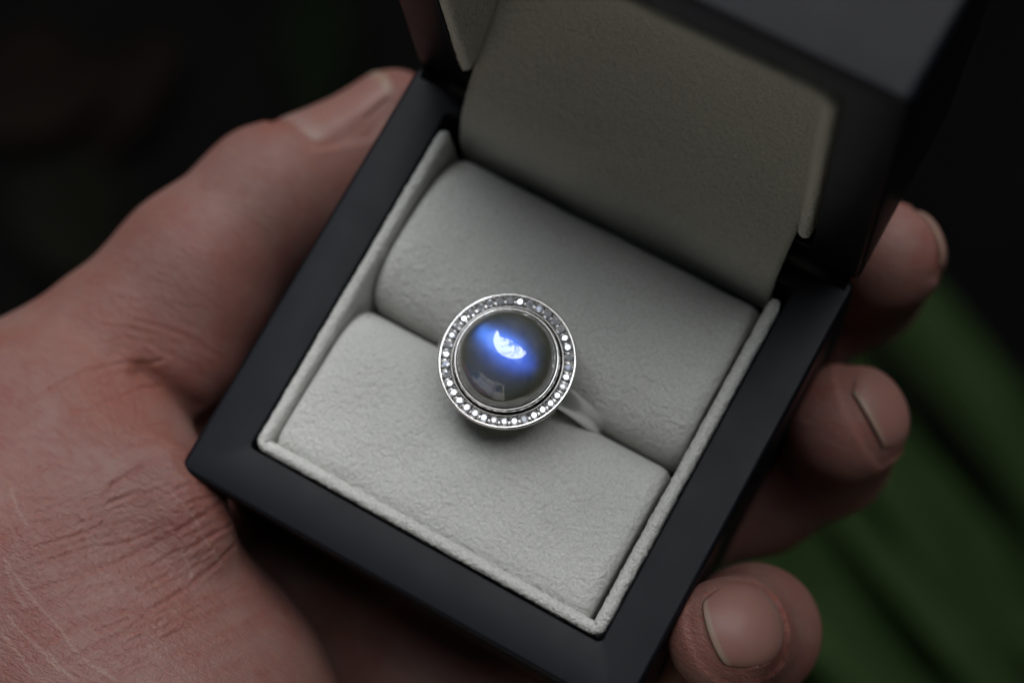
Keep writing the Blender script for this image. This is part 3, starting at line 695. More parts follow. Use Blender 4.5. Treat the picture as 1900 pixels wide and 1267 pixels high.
 (((-12.4, -39.8, 0.9), (-12.1, -38.7, -0.3), (-11.8, -37.6, -1.8), (-11.6, -36.4, -3.6), (-11.5, -35.1, -5.9)), 0.19, 0.034, 0.55),
 (((-21, -43, 5.5), (-19.9, -41.8, 4.6), (-19, -40.2, 3.4)), 0.23, 0.055, 0.8),
 (((-26.2, -26.6, -25.3), (-26.1, -25.2, -27.8), (-25.4, -23.9, -28.1), (-24.6, -22.5, -28.1), (-23.8, -21.2, -28.1)), 0.19, 0.034, 0.55),
 (((-24, -36.7, 1.9), (-23.3, -35.8, 1.1), (-22.5, -34.9, 0.6), (-21.8, -33.8, 0.2), (-21.1, -32.7, -0.1)), 0.19, 0.034, 0.55),
 (((-25.6, -28.1, 1.2), (-24.8, -27, 0.4), (-24.1, -25.9, -1.2)), 0.23, 0.055, 0.8),
 (((-28.9, -49.5, 7.4), (-27.9, -48, 7.3), (-26.9, -46.6, 7.1)), 0.19, 0.034, 0.55),
 (((-20.6, -34.8, -0.2), (-19.7, -33.5, -0.9), (-19, -32, -1.9)), 0.19, 0.034, 0.55),
 (((-26.3, -29, 1.5), (-25.5, -27.8, 1), (-24.9, -26.5, 0)), 0.23, 0.055, 0.8),
 (((-24.6, -42.7, 5.7), (-23.5, -41.5, 5), (-22.6, -40.3, 4.1), (-22.1, -39.3, 3.4), (-21.6, -38.2, 2.5), (-21.2, -37.2, 1.5)), 0.19, 0.034, 0.55),
 (((-15.6, -34.3, -3.9), (-15.2, -33, -6), (-15.3, -31.8, -9.7)), 0.19, 0.034, 0.55),
 (((-19.7, -30.5, -1.8), (-19.4, -29.4, -3.4)), 0.19, 0.034, 0.55),
 (((-17.6, -38.4, 1.6), (-17, -37.3, 0.3), (-16.6, -36, -1.2)), 0.19, 0.034, 0.55),
 (((-24.2, -37.5, 2.5), (-23.3, -35.6, 1.1), (-22.9, -34.5, 0.7), (-22.4, -33.4, 0.4)), 0.23, 0.055, 0.8),
 (((-37, -38, 5.4), (-35.9, -36.8, 4.8), (-34.8, -35.5, 4.2), (-34.1, -34.6, 3.8), (-33.5, -33.6, 3.4), (-32.8, -32.6, 3)), 0.19, 0.034, 0.55),
 (((-27.3, -50.1, 7.7), (-25.5, -48.6, 7.6), (-24.9, -47.5, 7.3), (-24.3, -46.5, 7)), 0.19, 0.034, 0.55),
 (((-25.5, -42.3, 5.5), (-24.3, -40.9, 4.7), (-23.3, -39.4, 3.6)), 0.19, 0.034, 0.55),
 (((-16.8, -41.6, 3.9), (-15.8, -39.9, 2.3), (-15.4, -38.9, 1.3), (-15, -37.9, 0.2)), 0.19, 0.034, 0.55),
 (((-30.7, -32.8, 2.6), (-30, -31.8, 2.1), (-29.4, -30.6, 1.8)), 0.23, 0.055, 0.8),
 (((-22.4, -33.8, 0.4), (-21, -32, -0.3), (-20.6, -30.9, -0.8), (-20.2, -29.7, -1.7)), 0.23, 0.055, 0.8),
 (((-36, -37.5, 5.1), (-35.2, -36.3, 4.6), (-34.3, -35.1, 4)), 0.23, 0.055, 0.8),
 (((-33.7, -38.5, 5.2), (-32.5, -37.3, 4.5), (-31.6, -35.7, 3.8)), 0.19, 0.034, 0.55),
 (((-23.5, -44.4, 6.3), (-22.3, -43.1, 5.6), (-21.4, -41.5, 4.7)), 0.23, 0.055, 0.8),
 (((-18.6, -46, 6.5), (-17.9, -44.8, 5.9), (-17.2, -43.6, 5.2)), 0.19, 0.034, 0.55),
 (((-30.7, -47.6, 7.1), (-29.9, -46.6, 7), (-29.1, -45.5, 6.8), (-28.4, -44.4, 6.4), (-27.8, -43.2, 6)), 0.19, 0.034, 0.55),
 (((-23.6, -30.7, 0.9), (-22.2, -29.4, -0.1), (-21.7, -27.4, -2.4)), 0.19, 0.034, 0.55),
 (((-14.7, -43.6, 4.5), (-14.1, -42.4, 3.6), (-13.5, -41.2, 2.6), (-12.9, -40.1, 1.4), (-12.2, -39.1, 0.2)), 0.19, 0.034, 0.55),
 (((-25.1, -38.1, 3.1), (-24.4, -37, 2.2), (-23.6, -35.9, 1.3), (-22.9, -34.6, 0.7), (-22.1, -33.3, 0.3)), 0.19, 0.034, 0.55),
 (((-12.7, -36.7, -2.4), (-12.4, -35.1, -5.2), (-12.6, -33.2, -9.8)), 0.23, 0.055, 0.8),
 (((-35.8, -39.6, 5.8), (-35.1, -38.6, 5.5), (-34.4, -37.6, 5)), 0.19, 0.034, 0.55),
 (((-16.1, -42.9, 4.5), (-15.5, -42, 3.8), (-14.9, -41.1, 3), (-14.3, -40.3, 2.1), (-13.8, -39.3, 1.1), (-13.3, -38.4, -0.1), (-12.9, -37.4, -1.4)), 0.23, 0.055, 0.8),
 (((-33.2, -37.7, 4.8), (-32.2, -36.4, 4.2), (-31.2, -35.1, 3.5), (-30.6, -34.1, 3), (-30, -33.2, 2.5), (-29.3, -32.2, 2)), 0.19, 0.034, 0.55),
 (((-27.6, -31.8, 1.7), (-26.9, -30.7, 1.6), (-25.9, -30.1, 1.5)), 0.19, 0.034, 0.55),
 (((-31.2, -42.5, 6), (-30.4, -41.2, 5.5), (-29.6, -39.9, 4.9), (-28.9, -38.4, 4.1), (-28.3, -37, 3.3)), 0.19, 0.034, 0.55),
 (((-36.4, -35.9, 4.5), (-35.2, -34.7, 4), (-34.3, -33.2, 3.4)), 0.19, 0.034, 0.55),
 (((-27, -34.2, 1.8), (-26.1, -33, 1.4), (-25.1, -31.8, 1.3), (-24.3, -30.3, 1.2), (-23.7, -28.8, 0.7)), 0.19, 0.034, 0.55),
 (((-29.2, -48, 7.2), (-27.8, -46.5, 7), (-26.6, -44.8, 6.5)), 0.19, 0.034, 0.55),
 (((-23.1, -36.5, 1.5), (-22.2, -35.3, 0.6), (-21.2, -34.1, -0), (-20.3, -32.8, -0.6), (-19.5, -31.4, -1.6)), 0.19, 0.034, 0.55),
 (((-22.4, -31.9, 0.4), (-21.5, -30.5, -0.3), (-20.8, -29.1, -1.6), (-20.8, -27.4, -4.9)), 0.19, 0.034, 0.55),
 (((-26.1, -35.4, 1.9), (-25.5, -34.3, 1.3), (-24.7, -33.3, 1.1)), 0.19, 0.034, 0.55),
 (((-39, -36.6, 4.8), (-38, -35.6, 4.4), (-37.3, -34.3, 3.9)), 0.19, 0.034, 0.55),
 (((-27.6, -31.6, 1.7), (-26.5, -30.2, 1.6), (-25.6, -28.7, 1.3)), 0.19, 0.034, 0.55),
 (((-23.6, -28.5, 0.5), (-23, -27.6, -0.5), (-22.6, -26.5, -2.2)), 0.23, 0.055, 0.8),
 (((-33.6, -40, 5.7), (-32.6, -38.8, 5.1), (-31.6, -37.5, 4.4), (-30.6, -36.2, 3.6), (-29.6, -34.9, 2.9)), 0.23, 0.055, 0.8),
 (((-30.9, -46.7, 6.9), (-29.9, -45.5, 6.7), (-29.1, -44.2, 6.4)), 0.23, 0.055, 0.8),
 (((-23.2, -31, 0.8), (-22.6, -30.1, 0.3), (-22.2, -28.9, -0.3)), 0.19, 0.034, 0.55),
 (((-29.4, -34.9, 2.8), (-28.2, -33.6, 2), (-27.3, -31.7, 1.7)), 0.19, 0.034, 0.55),
 (((-22.4, -45, 6.5), (-21.4, -43.9, 5.9), (-20.5, -42.8, 5.3), (-19.7, -41.5, 4.4), (-19, -40.2, 3.4)), 0.19, 0.034, 0.55),
 (((-22.7, -35.3, 0.8), (-21.9, -34, 0.3), (-21, -32.7, -0.2)), 0.19, 0.034, 0.55),
 (((-21.2, -31.5, -0.3), (-20.6, -30.5, -1), (-20.1, -29.5, -2.1), (-19.9, -28.4, -4.2)), 0.23, 0.055, 0.8),
 (((-15.4, -42.2, 3.9), (-14.8, -41.1, 2.9), (-14.2, -40, 1.9), (-13.7, -38.9, 0.6), (-13.2, -37.8, -0.8)), 0.19, 0.034, 0.55),
 (((-20.3, -41, 4.2), (-19.8, -40.1, 3.5), (-19.2, -39.1, 2.6), (-18.2, -37.4, 0.8)), 0.19, 0.034, 0.55),
 (((-19.1, -42.9, 5.1), (-18.2, -41.1, 3.9), (-17.4, -39.3, 2.3)), 0.19, 0.034, 0.55),
 (((-33.2, -33.9, 3.5), (-32.4, -32.9, 3), (-31.8, -31.5, 2.5)), 0.19, 0.034, 0.55),
 (((-26.9, -23.1, -27.4), (-26.2, -21.8, -27.9), (-25.4, -20.4, -28.1), (-24.6, -19.1, -28.1), (-23.9, -17.6, -28.1), (-23.2, -16.2, -28.1), (-22.5, -14.7, -28.1)), 0.19, 0.034, 0.55),
 (((-14.5, -43.9, 4.7), (-14.1, -42.9, 3.9), (-13.6, -41.9, 3.1), (-13.2, -40.9, 2.2), (-12.7, -39.9, 1.1), (-12.3, -38.9, -0), (-12, -37.8, -1.4)), 0.19, 0.034, 0.55),
 (((-28.9, -31.6, 1.9), (-28.1, -30.2, 1.6), (-27.2, -29, 1.5)), 0.23, 0.055, 0.8),
 (((-31.9, -31.2, 2.4), (-30.5, -29.6, 1.7), (-29.1, -27.8, 1.4)), 0.19, 0.034, 0.55),
 (((-30.7, -33.1, 2.7), (-30, -31.8, 2.1), (-29.2, -30.4, 1.7), (-28.4, -29.1, 1.6), (-27.6, -27.7, 1.3)), 0.19, 0.034, 0.55),
 (((-33.6, -34.7, 3.8), (-32.6, -33.1, 3.1), (-31.4, -31.9, 2.5)), 0.19, 0.034, 0.55),
 (((-17.6, -41.2, 3.8), (-16.7, -40, 2.7), (-16, -38.6, 1.2)), 0.23, 0.055, 0.8),
 (((-26.3, -38.2, 3.4), (-25.7, -37.2, 2.7), (-25, -36.3, 1.9), (-24.4, -35.2, 1.3), (-23.8, -34.1, 0.9)), 0.19, 0.034, 0.55),
 (((-35.8, -34.3, 3.9), (-35, -33.2, 3.4), (-34.1, -32.1, 3)), 0.19, 0.034, 0.55),
 (((-27.2, -36.3, 2.6), (-26.6, -35.1, 1.9), (-25.7, -34.1, 1.4)), 0.19, 0.034, 0.55),
 (((-11.4, -42, 2.3), (-10.5, -40.5, 0.7), (-10, -38.7, -1.6)), 0.19, 0.034, 0.55),
 (((-15, -35.6, -2.7), (-14.5, -34.2, -5), (-14.3, -32.8, -8.1)), 0.19, 0.034, 0.55),
 (((-29.3, -44.5, 6.5), (-28.4, -43.5, 6.2), (-27.8, -42.2, 5.7)), 0.19, 0.034, 0.55),
 (((-14.1, -42.8, 3.9), (-13.7, -41.7, 3), (-13.3, -40.6, 2), (-12.9, -39.5, 0.8), (-12.6, -38.4, -0.5), (-12.2, -37.2, -2), (-12, -36.1, -3.8)), 0.19, 0.034, 0.55),
 (((-31.9, -39.2, 5.1), (-30.9, -38.2, 4.5), (-30.4, -36.5, 3.7)), 0.19, 0.034, 0.55),
 (((-23.3, -48.6, 7.6), (-21.7, -47.2, 7.2), (-20.2, -45.7, 6.6)), 0.19, 0.034, 0.55),
 (((-17.9, -46, 6.4), (-17.2, -45.1, 5.9), (-16.6, -44.3, 5.4), (-15.9, -43.4, 4.8), (-15.5, -42.4, 4), (-15, -41.3, 3.2), (-14.6, -40.3, 2.2)), 0.19, 0.034, 0.55),
 (((-30, -49.4, 7.3), (-29.1, -48.5, 7.3), (-28.3, -47.6, 7.2), (-27.5, -46.7, 7.1), (-26.8, -45.7, 6.8), (-26.1, -44.8, 6.5), (-25.4, -43.8, 6.2)), 0.23, 0.055, 0.8),
 (((-17.4, -41.1, 3.7), (-16.7, -40.1, 2.8), (-16.2, -38.9, 1.6)), 0.19, 0.034, 0.55),
 (((-42.9, -20, -3.6), (-41.2, -20.4, -4), (-40.1, -20.6, -4.2)), 0.19, 0.034, 0.55),
 (((-33.1, -30.6, 2.4), (-32.3, -30.2, 2.1), (-31.4, -29.9, 1.8)), 0.19, 0.034, 0.55),
 (((-41.9, -23, -2), (-41, -23.2, -2), (-40.1, -23.4, -2)), 0.19, 0.034, 0.55),
 (((-34, -34.4, 3.8), (-33, -34.9, 3.8), (-32.4, -35, 3.7)), 0.19, 0.034, 0.55),
 (((-39.4, -37.7, 5.2), (-37.9, -39.5, 5.9), (-36.4, -41.2, 6.3)), 0.19, 0.034, 0.55),
 (((-28.8, -41.2, 5.4), (-27.6, -42, 5.6), (-26.5, -43, 5.9)), 0.19, 0.034, 0.55),
 (((-29.3, -34.3, 2.6), (-28.7, -33.8, 2.2), (-27.9, -33, 1.9)), 0.19, 0.034, 0.55),
 (((-28.6, -25.9, 0.9), (-26.4, -25.9, 0.3), (-24.4, -26, -0.8)), 0.19, 0.034, 0.55),
 (((-29.9, -28.3, 1.5), (-28.8, -26.3, 1.1), (-28.2, -24.5, -0.2)), 0.19, 0.034, 0.55),
 (((-32.4, -39.2, 5.2), (-31.6, -39.5, 5.2), (-30.7, -39.9, 5.1)), 0.19, 0.034, 0.55),
 (((-40.8, -18, -5), (-39.5, -18.4, -5.7), (-38.3, -18.6, -6.3)), 0.19, 0.034, 0.55),
 (((-39.8, -21.8, -3.4), (-40, -20.6, -4.3), (-40.1, -19.5, -5)), 0.19, 0.034, 0.55),
 (((-38.8, -33.8, 3.7), (-38.4, -32.7, 3.2), (-38.1, -31.8, 2.9)), 0.19, 0.034, 0.55),
 (((-25.7, -31, 1.5), (-25.1, -31.9, 1.3), (-24.2, -32.7, 1)), 0.19, 0.034, 0.55),
 (((-35, -33.5, 3.5), (-33.3, -34, 3.5), (-31.8, -34.5, 3.4)), 0.19, 0.034, 0.55),
 (((-40.2, -26.7, 0.3), (-38.1, -27.6, 0.9), (-36.4, -28.6, 1.6)), 0.19, 0.034, 0.55),
 (((-33.7, -33.8, 3.5), (-32.7, -32.6, 3), (-32, -31.2, 2.4)), 0.19, 0.034, 0.55),
 (((-46, -20.9, -2.6), (-45.2, -20.1, -3.1), (-44.5, -19.3, -3.7)), 0.19, 0.034, 0.55),
 (((-25.3, -31.2, 1.4), (-24.9, -32.4, 1.2), (-24.4, -33.2, 1)), 0.19, 0.034, 0.55),
 (((-29.2, -47.1, 7.1), (-28.5, -46.5, 7), (-28, -46, 6.9)), 0.19, 0.034, 0.55),
 (((-40.5, -20.5, -4.2), (-39, -21.4, -4), (-37.5, -22.5, -3.2)), 0.19, 0.034, 0.55),
 (((-38.5, -39, 5.7), (-37, -39.8, 5.9), (-35.5, -40.6, 6.1)), 0.19, 0.034, 0.55),
 (((-43.1, -24.5, -0.9), (-42.4, -22.6, -2.1), (-41.7, -20.5, -3.7)), 0.19, 0.034, 0.55),
 (((-47.4, -21.8, -2.1), (-46.2, -22.2, -1.9), (-44.8, -22.5, -1.7)), 0.19, 0.034, 0.55),
 (((-28.8, -44.8, 6.6), (-27.4, -45, 6.6), (-25.9, -45, 6.6)), 0.19, 0.034, 0.55),
 (((-39.1, -35.1, 4.2), (-37.6, -36.3, 4.7), (-35.8, -37.3, 5)), 0.19, 0.034, 0.55),
 (((-37.5, -39.3, 5.8), (-36.7, -39.9, 6), (-35.9, -40.3, 6)), 0.19, 0.034, 0.55),
 (((-48.5, -24.3, -0.8), (-46.6, -25.7, 0), (-45.2, -27.2, 0.8)), 0.19, 0.034, 0.55),
 (((-35, -35.3, 4.2), (-33.7, -36.4, 4.4), (-32.4, -37.4, 4.5)), 0.19, 0.034, 0.55),
 (((-36.4, -33.4, 3.6), (-36, -32.6, 3.2), (-35.2, -31.6, 2.9)), 0.19, 0.034, 0.55),
 (((-41.1, -23.6, -1.7), (-40.9, -22.5, -2.6), (-40.8, -21.6, -3.2)), 0.19, 0.034, 0.55),
 (((-23, -32.4, 0.6), (-22.1, -33.4, 0.3), (-21.1, -34.4, -0)), 0.19, 0.034, 0.55),
 (((-38.1, -35.9, 4.5), (-36.7, -35, 4.2), (-35.4, -34, 3.7)), 0.19, 0.034, 0.55),
 (((-31.6, -32.5, 2.7), (-29.7, -33, 2.4), (-27.5, -33.5, 1.8)), 0.19, 0.034, 0.55),
 (((-28.3, -41.2, 5.3), (-27.9, -39.3, 4.4), (-27.3, -37.7, 3.4)), 0.19, 0.034, 0.55),
 (((-32.6, -32.5, 2.9), (-31.1, -33.5, 2.9), (-29.6, -34.6, 2.8)), 0.19, 0.034, 0.55),
 (((-32, -26, 0.3), (-31.5, -25.6, 0.2), (-31.3, -24.6, -0.7)), 0.19, 0.034, 0.55),
 (((-31.6, -37.6, 4.4), (-30.6, -36.2, 3.6), (-30, -34.7, 3)), 0.19, 0.034, 0.55),
 (((-31, -24.3, -1), (-31.4, -23.1, -3.4), (-32.1, -21.8, -6)), 0.19, 0.034, 0.55),
 (((-28.8, -47.2, 7.1), (-27.4, -48.6, 7.5), (-25.9, -49.8, 7.8)), 0.19, 0.034, 0.55),
 (((-40.7, -34.6, 4), (-38.8, -35.8, 4.5), (-36.8, -37.5, 5.2)), 0.19, 0.034, 0.55),
 (((-26.5, -28.1, 1.3), (-25.5, -28.3, 1.2), (-24.8, -28.4, 1)), 0.19, 0.034, 0.55),
 (((-29.5, -49.2, 7.3), (-28.3, -48.1, 7.3), (-27, -47.4, 7.2)), 0.19, 0.034, 0.55),
 (((-32.1, -46.9, 6.9), (-29.9, -47.6, 7.1), (-27.6, -48.1, 7.3)), 0.19, 0.034, 0.55),
 (((-30, -24.4, -0.5), (-28, -26, 0.9), (-26.7, -27.5, 1.2)), 0.19, 0.034, 0.55),
 (((-34.4, -36.1, 4.4), (-32.6, -37.2, 4.5), (-30.9, -38.2, 4.5)), 0.19, 0.034, 0.55),
 (((-31.6, -30.6, 2.1), (-30.8, -31.4, 2.2), (-29.8, -32.8, 2.3)), 0.19, 0.034, 0.55),
 (((-29.7, -29.1, 1.6), (-28.5, -29.4, 1.6), (-27.5, -29.8, 1.6)), 0.19, 0.034, 0.55),
 (((-31.1, -36.6, 3.9), (-29.3, -37.2, 3.6), (-27.2, -37.7, 3.4)), 0.19, 0.034, 0.55),
 (((-27.1, -37.1, 3), (-26, -38.5, 3.5), (-25.2, -39.7, 4.2)), 0.19, 0.034, 0.55),
 (((-33.2, -36.8, 4.5), (-32.1, -35.9, 3.9), (-30.7, -35, 3.3)), 0.19, 0.034, 0.55),
 (((-43.9, -31.1, 2.4), (-43.7, -30, 1.9), (-43.3, -28.3, 1.2)), 0.19, 0.034, 0.55),
 (((-34.9, -40.3, 5.9), (-33.6, -41.6, 6.1), (-32.2, -43, 6.3)), 0.19, 0.034, 0.55),
 (((-31.8, -29.4, 1.7), (-30, -28.7, 1.5), (-28.1, -27.6, 1.4)), 0.19, 0.034, 0.55),
 (((-28.5, -38.5, 4.1), (-26.8, -39.6, 4.3), (-25.6, -40.4, 4.6)), 0.19, 0.034, 0.55),
 (((-22.3, -39.5, 3.6), (-21.5, -39.9, 3.7), (-21, -40.6, 4)), 0.19, 0.034, 0.55),
 (((-37.3, -21.4, -4.5), (-36.2, -22, -4.1), (-35.2, -22.9, -3)), 0.19, 0.034, 0.55),
 (((-36.7, -24.1, -1.6), (-35.3, -24.6, -1.1), (-34.1, -25.1, -0.7)), 0.19, 0.034, 0.55),
 (((-30.8, -47.9, 7.1), (-29.6, -48.5, 7.3), (-28.6, -49.4, 7.5)), 0.19, 0.034, 0.55),
 (((-29.9, -29.1, 1.6), (-28.3, -30.1, 1.6), (-26.9, -31.4, 1.6)), 0.19, 0.034, 0.55),
 (((-41.6, -35.4, 4.2), (-40.2, -35.6, 4.4), (-38.5, -36, 4.6)), 0.19, 0.034, 0.55),
 (((-28.6, -29.6, 1.6), (-27.3, -30.3, 1.6), (-25.9, -31.3, 1.5)), 0.19, 0.034, 0.55),
 (((-31.6, -31, 2.2), (-30.5, -32.2, 2.4), (-29, -33.2, 2.2)), 0.19, 0.034, 0.55),
 (((-17.7, -42.5, 4.7), (-16.9, -42.9, 4.7), (-15.9, -43.4, 4.8)), 0.19, 0.034, 0.55),
 (((-24.6, -42.8, 5.7), (-23.9, -42.3, 5.4), (-23.1, -41.9, 5.1)), 0.19, 0.034, 0.55),
 (((-41.9, -24.7, -0.9), (-40.3, -23.5, -1.9), (-38.5, -22.5, -3)), 0.19, 0.034, 0.55),
 (((-35, -32.5, 3.2), (-33.5, -33.1, 3.3), (-32.4, -33.8, 3.3)), 0.19, 0.034, 0.55),
 (((-33.1, -23.4, -2.7), (-32.1, -23.6, -2.4), (-30.9, -24.2, -1.1)), 0.19, 0.034, 0.55),
 (((-30.8, -38, 4.4), (-29.9, -36.8, 3.6), (-28.6, -35.7, 2.9)), 0.19, 0.034, 0.55),
 (((-38, -16.5, -6.4), (-36.2, -16.8, -7.4), (-34.4, -16.9, -8.8)), 0.19, 0.034, 0.55),
 (((-33.9, -28.2, 1.4), (-33.5, -27.3, 0.9), (-33.1, -26.7, 0.5)), 0.19, 0.034, 0.55),
 (((-25.6, -36.2, 2.1), (-25.7, -34.7, 1.5), (-25.4, -33.5, 1.3)), 0.19, 0.034, 0.55),
 (((-35.5, -29.4, 2), (-33.2, -30.6, 2.3), (-31.2, -31.9, 2.5)), 0.19, 0.034, 0.55),
 (((-30.3, -24.8, -0.1), (-28.7, -23.7, -1.6)), 0.19, 0.034, 0.55),
 (((-27.2, -42, 5.5), (-26.6, -41.1, 5.1), (-26.2, -40.4, 4.7)), 0.19, 0.034, 0.55),
 (((-35.6, -40.7, 6.1), (-34.5, -41, 6.1), (-33.2, -41.5, 6)), 0.19, 0.034, 0.55),
 (((-28.3, -43.8, 6.3), (-27.9, -42.4, 5.7), (-27.6, -40.4, 4.9)), 0.19, 0.034, 0.55),
 (((-21.7, -40.5, 4.1), (-19.9, -41.1, 4.2), (-18.3, -41.7, 4.3)), 0.19, 0.034, 0.55),
 (((-34.2, -31.7, 2.8), (-34, -31, 2.6), (-33.8, -29.9, 2.1)), 0.19, 0.034, 0.55),
 (((-21, -38.5, 2.5), (-19.4, -39.1, 2.7), (-17.9, -39.9, 3)), 0.19, 0.034, 0.55),
 (((-42, -32.4, 2.9), (-40.1, -33.9, 3.7), (-38.2, -35.5, 4.4)), 0.19, 0.034, 0.55),
 (((-28.7, -43.1, 6.1), (-27.5, -43.8, 6.2), (-26.1, -44.6, 6.5)), 0.19, 0.034, 0.55),
 (((-37.8, -16.8, -6.5), (-37.1, -15.8, -6.6), (-36.8, -14.8, -6.6)), 0.19, 0.034, 0.55),
 (((-42, -21.4, -3), (-41.3, -20.2, -4), (-40.5, -18.9, -5)), 0.19, 0.034, 0.55),
 (((-20.9, -42.4, 5.1), (-20, -42.5, 5.1), (-19.2, -42.8, 5.1)), 0.19, 0.034, 0.55),
 (((-29.5, -34.5, 2.7), (-28.7, -34, 2.3), (-28.1, -33.4, 2)), 0.19, 0.034, 0.55),
 (((-30, -34.8, 3), (-28.5, -35.7, 2.8), (-26.9, -36.7, 2.8)), 0.19, 0.034, 0.55),
 (((-41.3, -18.2, -4.8), (-40, -18.3, -5.3), (-38.6, -18.6, -6.1)), 0.19, 0.034, 0.55),
 (((-24.1, -30.3, 1.1), (-23.5, -29.4, 0.7), (-22.8, -28.2, -0.2)), 0.19, 0.034, 0.55),
 (((-32.8, -37.9, 4.8), (-32.4, -37.4, 4.5), (-31.9, -36.5, 4.1)), 0.19, 0.034, 0.55),
 (((-17.9, -40.8, 3.6), (-17.1, -40, 2.8), (-16.2, -39.3, 2)), 0.19, 0.034, 0.55),
 (((-38.1, -27.2, 0.7), (-37.5, -26.3, 0.2), (-37.3, -25.6, -0.3)), 0.19, 0.034, 0.55),
 (((-42.2, -26.2, 0), (-41.3, -26.8, 0.4), (-40.4, -27.4, 0.7)), 0.19, 0.034, 0.55),
 (((-39.2, -33.1, 3.4), (-37.7, -34.4, 4), (-36.2, -35.7, 4.4)), 0.19, 0.034, 0.55),
 (((-37.1, -37.8, 5.3), (-36.9, -37.1, 5), (-36.6, -36.3, 4.7)), 0.19, 0.034, 0.55),
 (((-37.6, -26.7, 0.4), (-35.8, -27.2, 0.8), (-34.3, -28.2, 1.4)), 0.19, 0.034, 0.55),
 (((-39.1, -29.4, 1.8), (-37.7, -30.2, 2.2), (-36.5, -30.9, 2.6)), 0.19, 0.034, 0.55),
 (((-41, -27.7, 0.9), (-40.5, -28.1, 1.1), (-39.6, -29, 1.6)), 0.19, 0.034, 0.55),
 (((-23.2, -43.3, 5.8), (-22.7, -42.2, 5.2), (-22.4, -41.2, 4.7)), 0.19, 0.034, 0.55),
 (((-33, -41.6, 6), (-31.8, -42.2, 6), (-30.4, -43.1, 6.1)), 0.19, 0.034, 0.55),
 (((-46.8, -22.9, -1.4), (-44.9, -24.4, -0.7), (-43.4, -25.8, -0.1)), 0.19, 0.034, 0.55),
 (((-41.3, -17, -4.8), (-40.5, -17.5, -5.2), (-39.8, -18.2, -5.5)), 0.19, 0.034, 0.55),
 (((-34, -38.3, 5.2), (-33.5, -38.5, 5.2), (-32.7, -38.8, 5.1)), 0.19, 0.034, 0.55),
 (((-23.8, -41.2, 4.8), (-23.2, -39.8, 3.9), (-22.4, -38.1, 2.6)), 0.19, 0.034, 0.55),
 (((-38.3, -23.7, -1.9), (-35.9, -25.2, -0.6), (-33.9, -26.7, 0.5)), 0.19, 0.034, 0.55),
 (((-36.1, -26.2, 0.1), (-34.1, -26.9, 0.7), (-32.1, -27.8, 1.1)), 0.19, 0.034, 0.55),
 (((-29, -35.1, 2.8), (-27.3, -35.9, 2.5), (-25.4, -36.9, 2.4)), 0.19, 0.034, 0.55),
 (((-45.9, -28.1, 1.2), (-44.6, -28.9, 1.5), (-43, -29.8, 1.9)), 0.19, 0.034, 0.55),
 (((-29.4, -33.5, 2.4), (-27.4, -34.4, 2), (-25.5, -35.5, 1.7)), 0.19, 0.034, 0.55),
 (((-40.3, -28.6, 1.3), (-38.9, -29.4, 1.8), (-37.3, -30.3, 2.3)), 0.19, 0.034, 0.55),
 (((-36.1, -36.9, 4.9), (-34.4, -37.5, 5), (-32.7, -37.9, 4.8)), 0.19, 0.034, 0.55),
 (((-38.9, -24.1, -1.5), (-38.7, -22.6, -2.9), (-38.5, -20.6, -5)), 0.19, 0.034, 0.55),
 (((-42.1, -32.7, 3.1), (-40.2, -34, 3.7), (-38.9, -35.2, 4.2)), 0.19, 0.034, 0.55),
 (((-28.4, -42.1, 5.7), (-28, -41.6, 5.4), (-27.5, -41, 5.1)), 0.19, 0.034, 0.55),
 (((-26.2, -37.4, 2.9), (-25.4, -38.5, 3.5), (-24.6, -40, 4.2)), 0.19, 0.034, 0.55),
 (((-31.7, -42.7, 6.1), (-31, -43.4, 6.3), (-30.1, -44.3, 6.5)), 0.19, 0.034, 0.55),
 (((-28.9, -35, 2.7), (-28, -33.9, 2), (-26.7, -32.6, 1.6)), 0.19, 0.034, 0.55),
 (((-28.8, -35.2, 2.7), (-28.1, -35.4, 2.6), (-27.3, -35.4, 2.3)), 0.19, 0.034, 0.55),
 (((-36, -20.5, -6.6), (-35.2, -19, -8.9), (-33.7, -18.1, -10.5)), 0.19, 0.034, 0.55),
 (((-31, -40.2, 5.3), (-28.7, -40.9, 5.2), (-26.7, -41.5, 5.3)), 0.19, 0.034, 0.55),
]
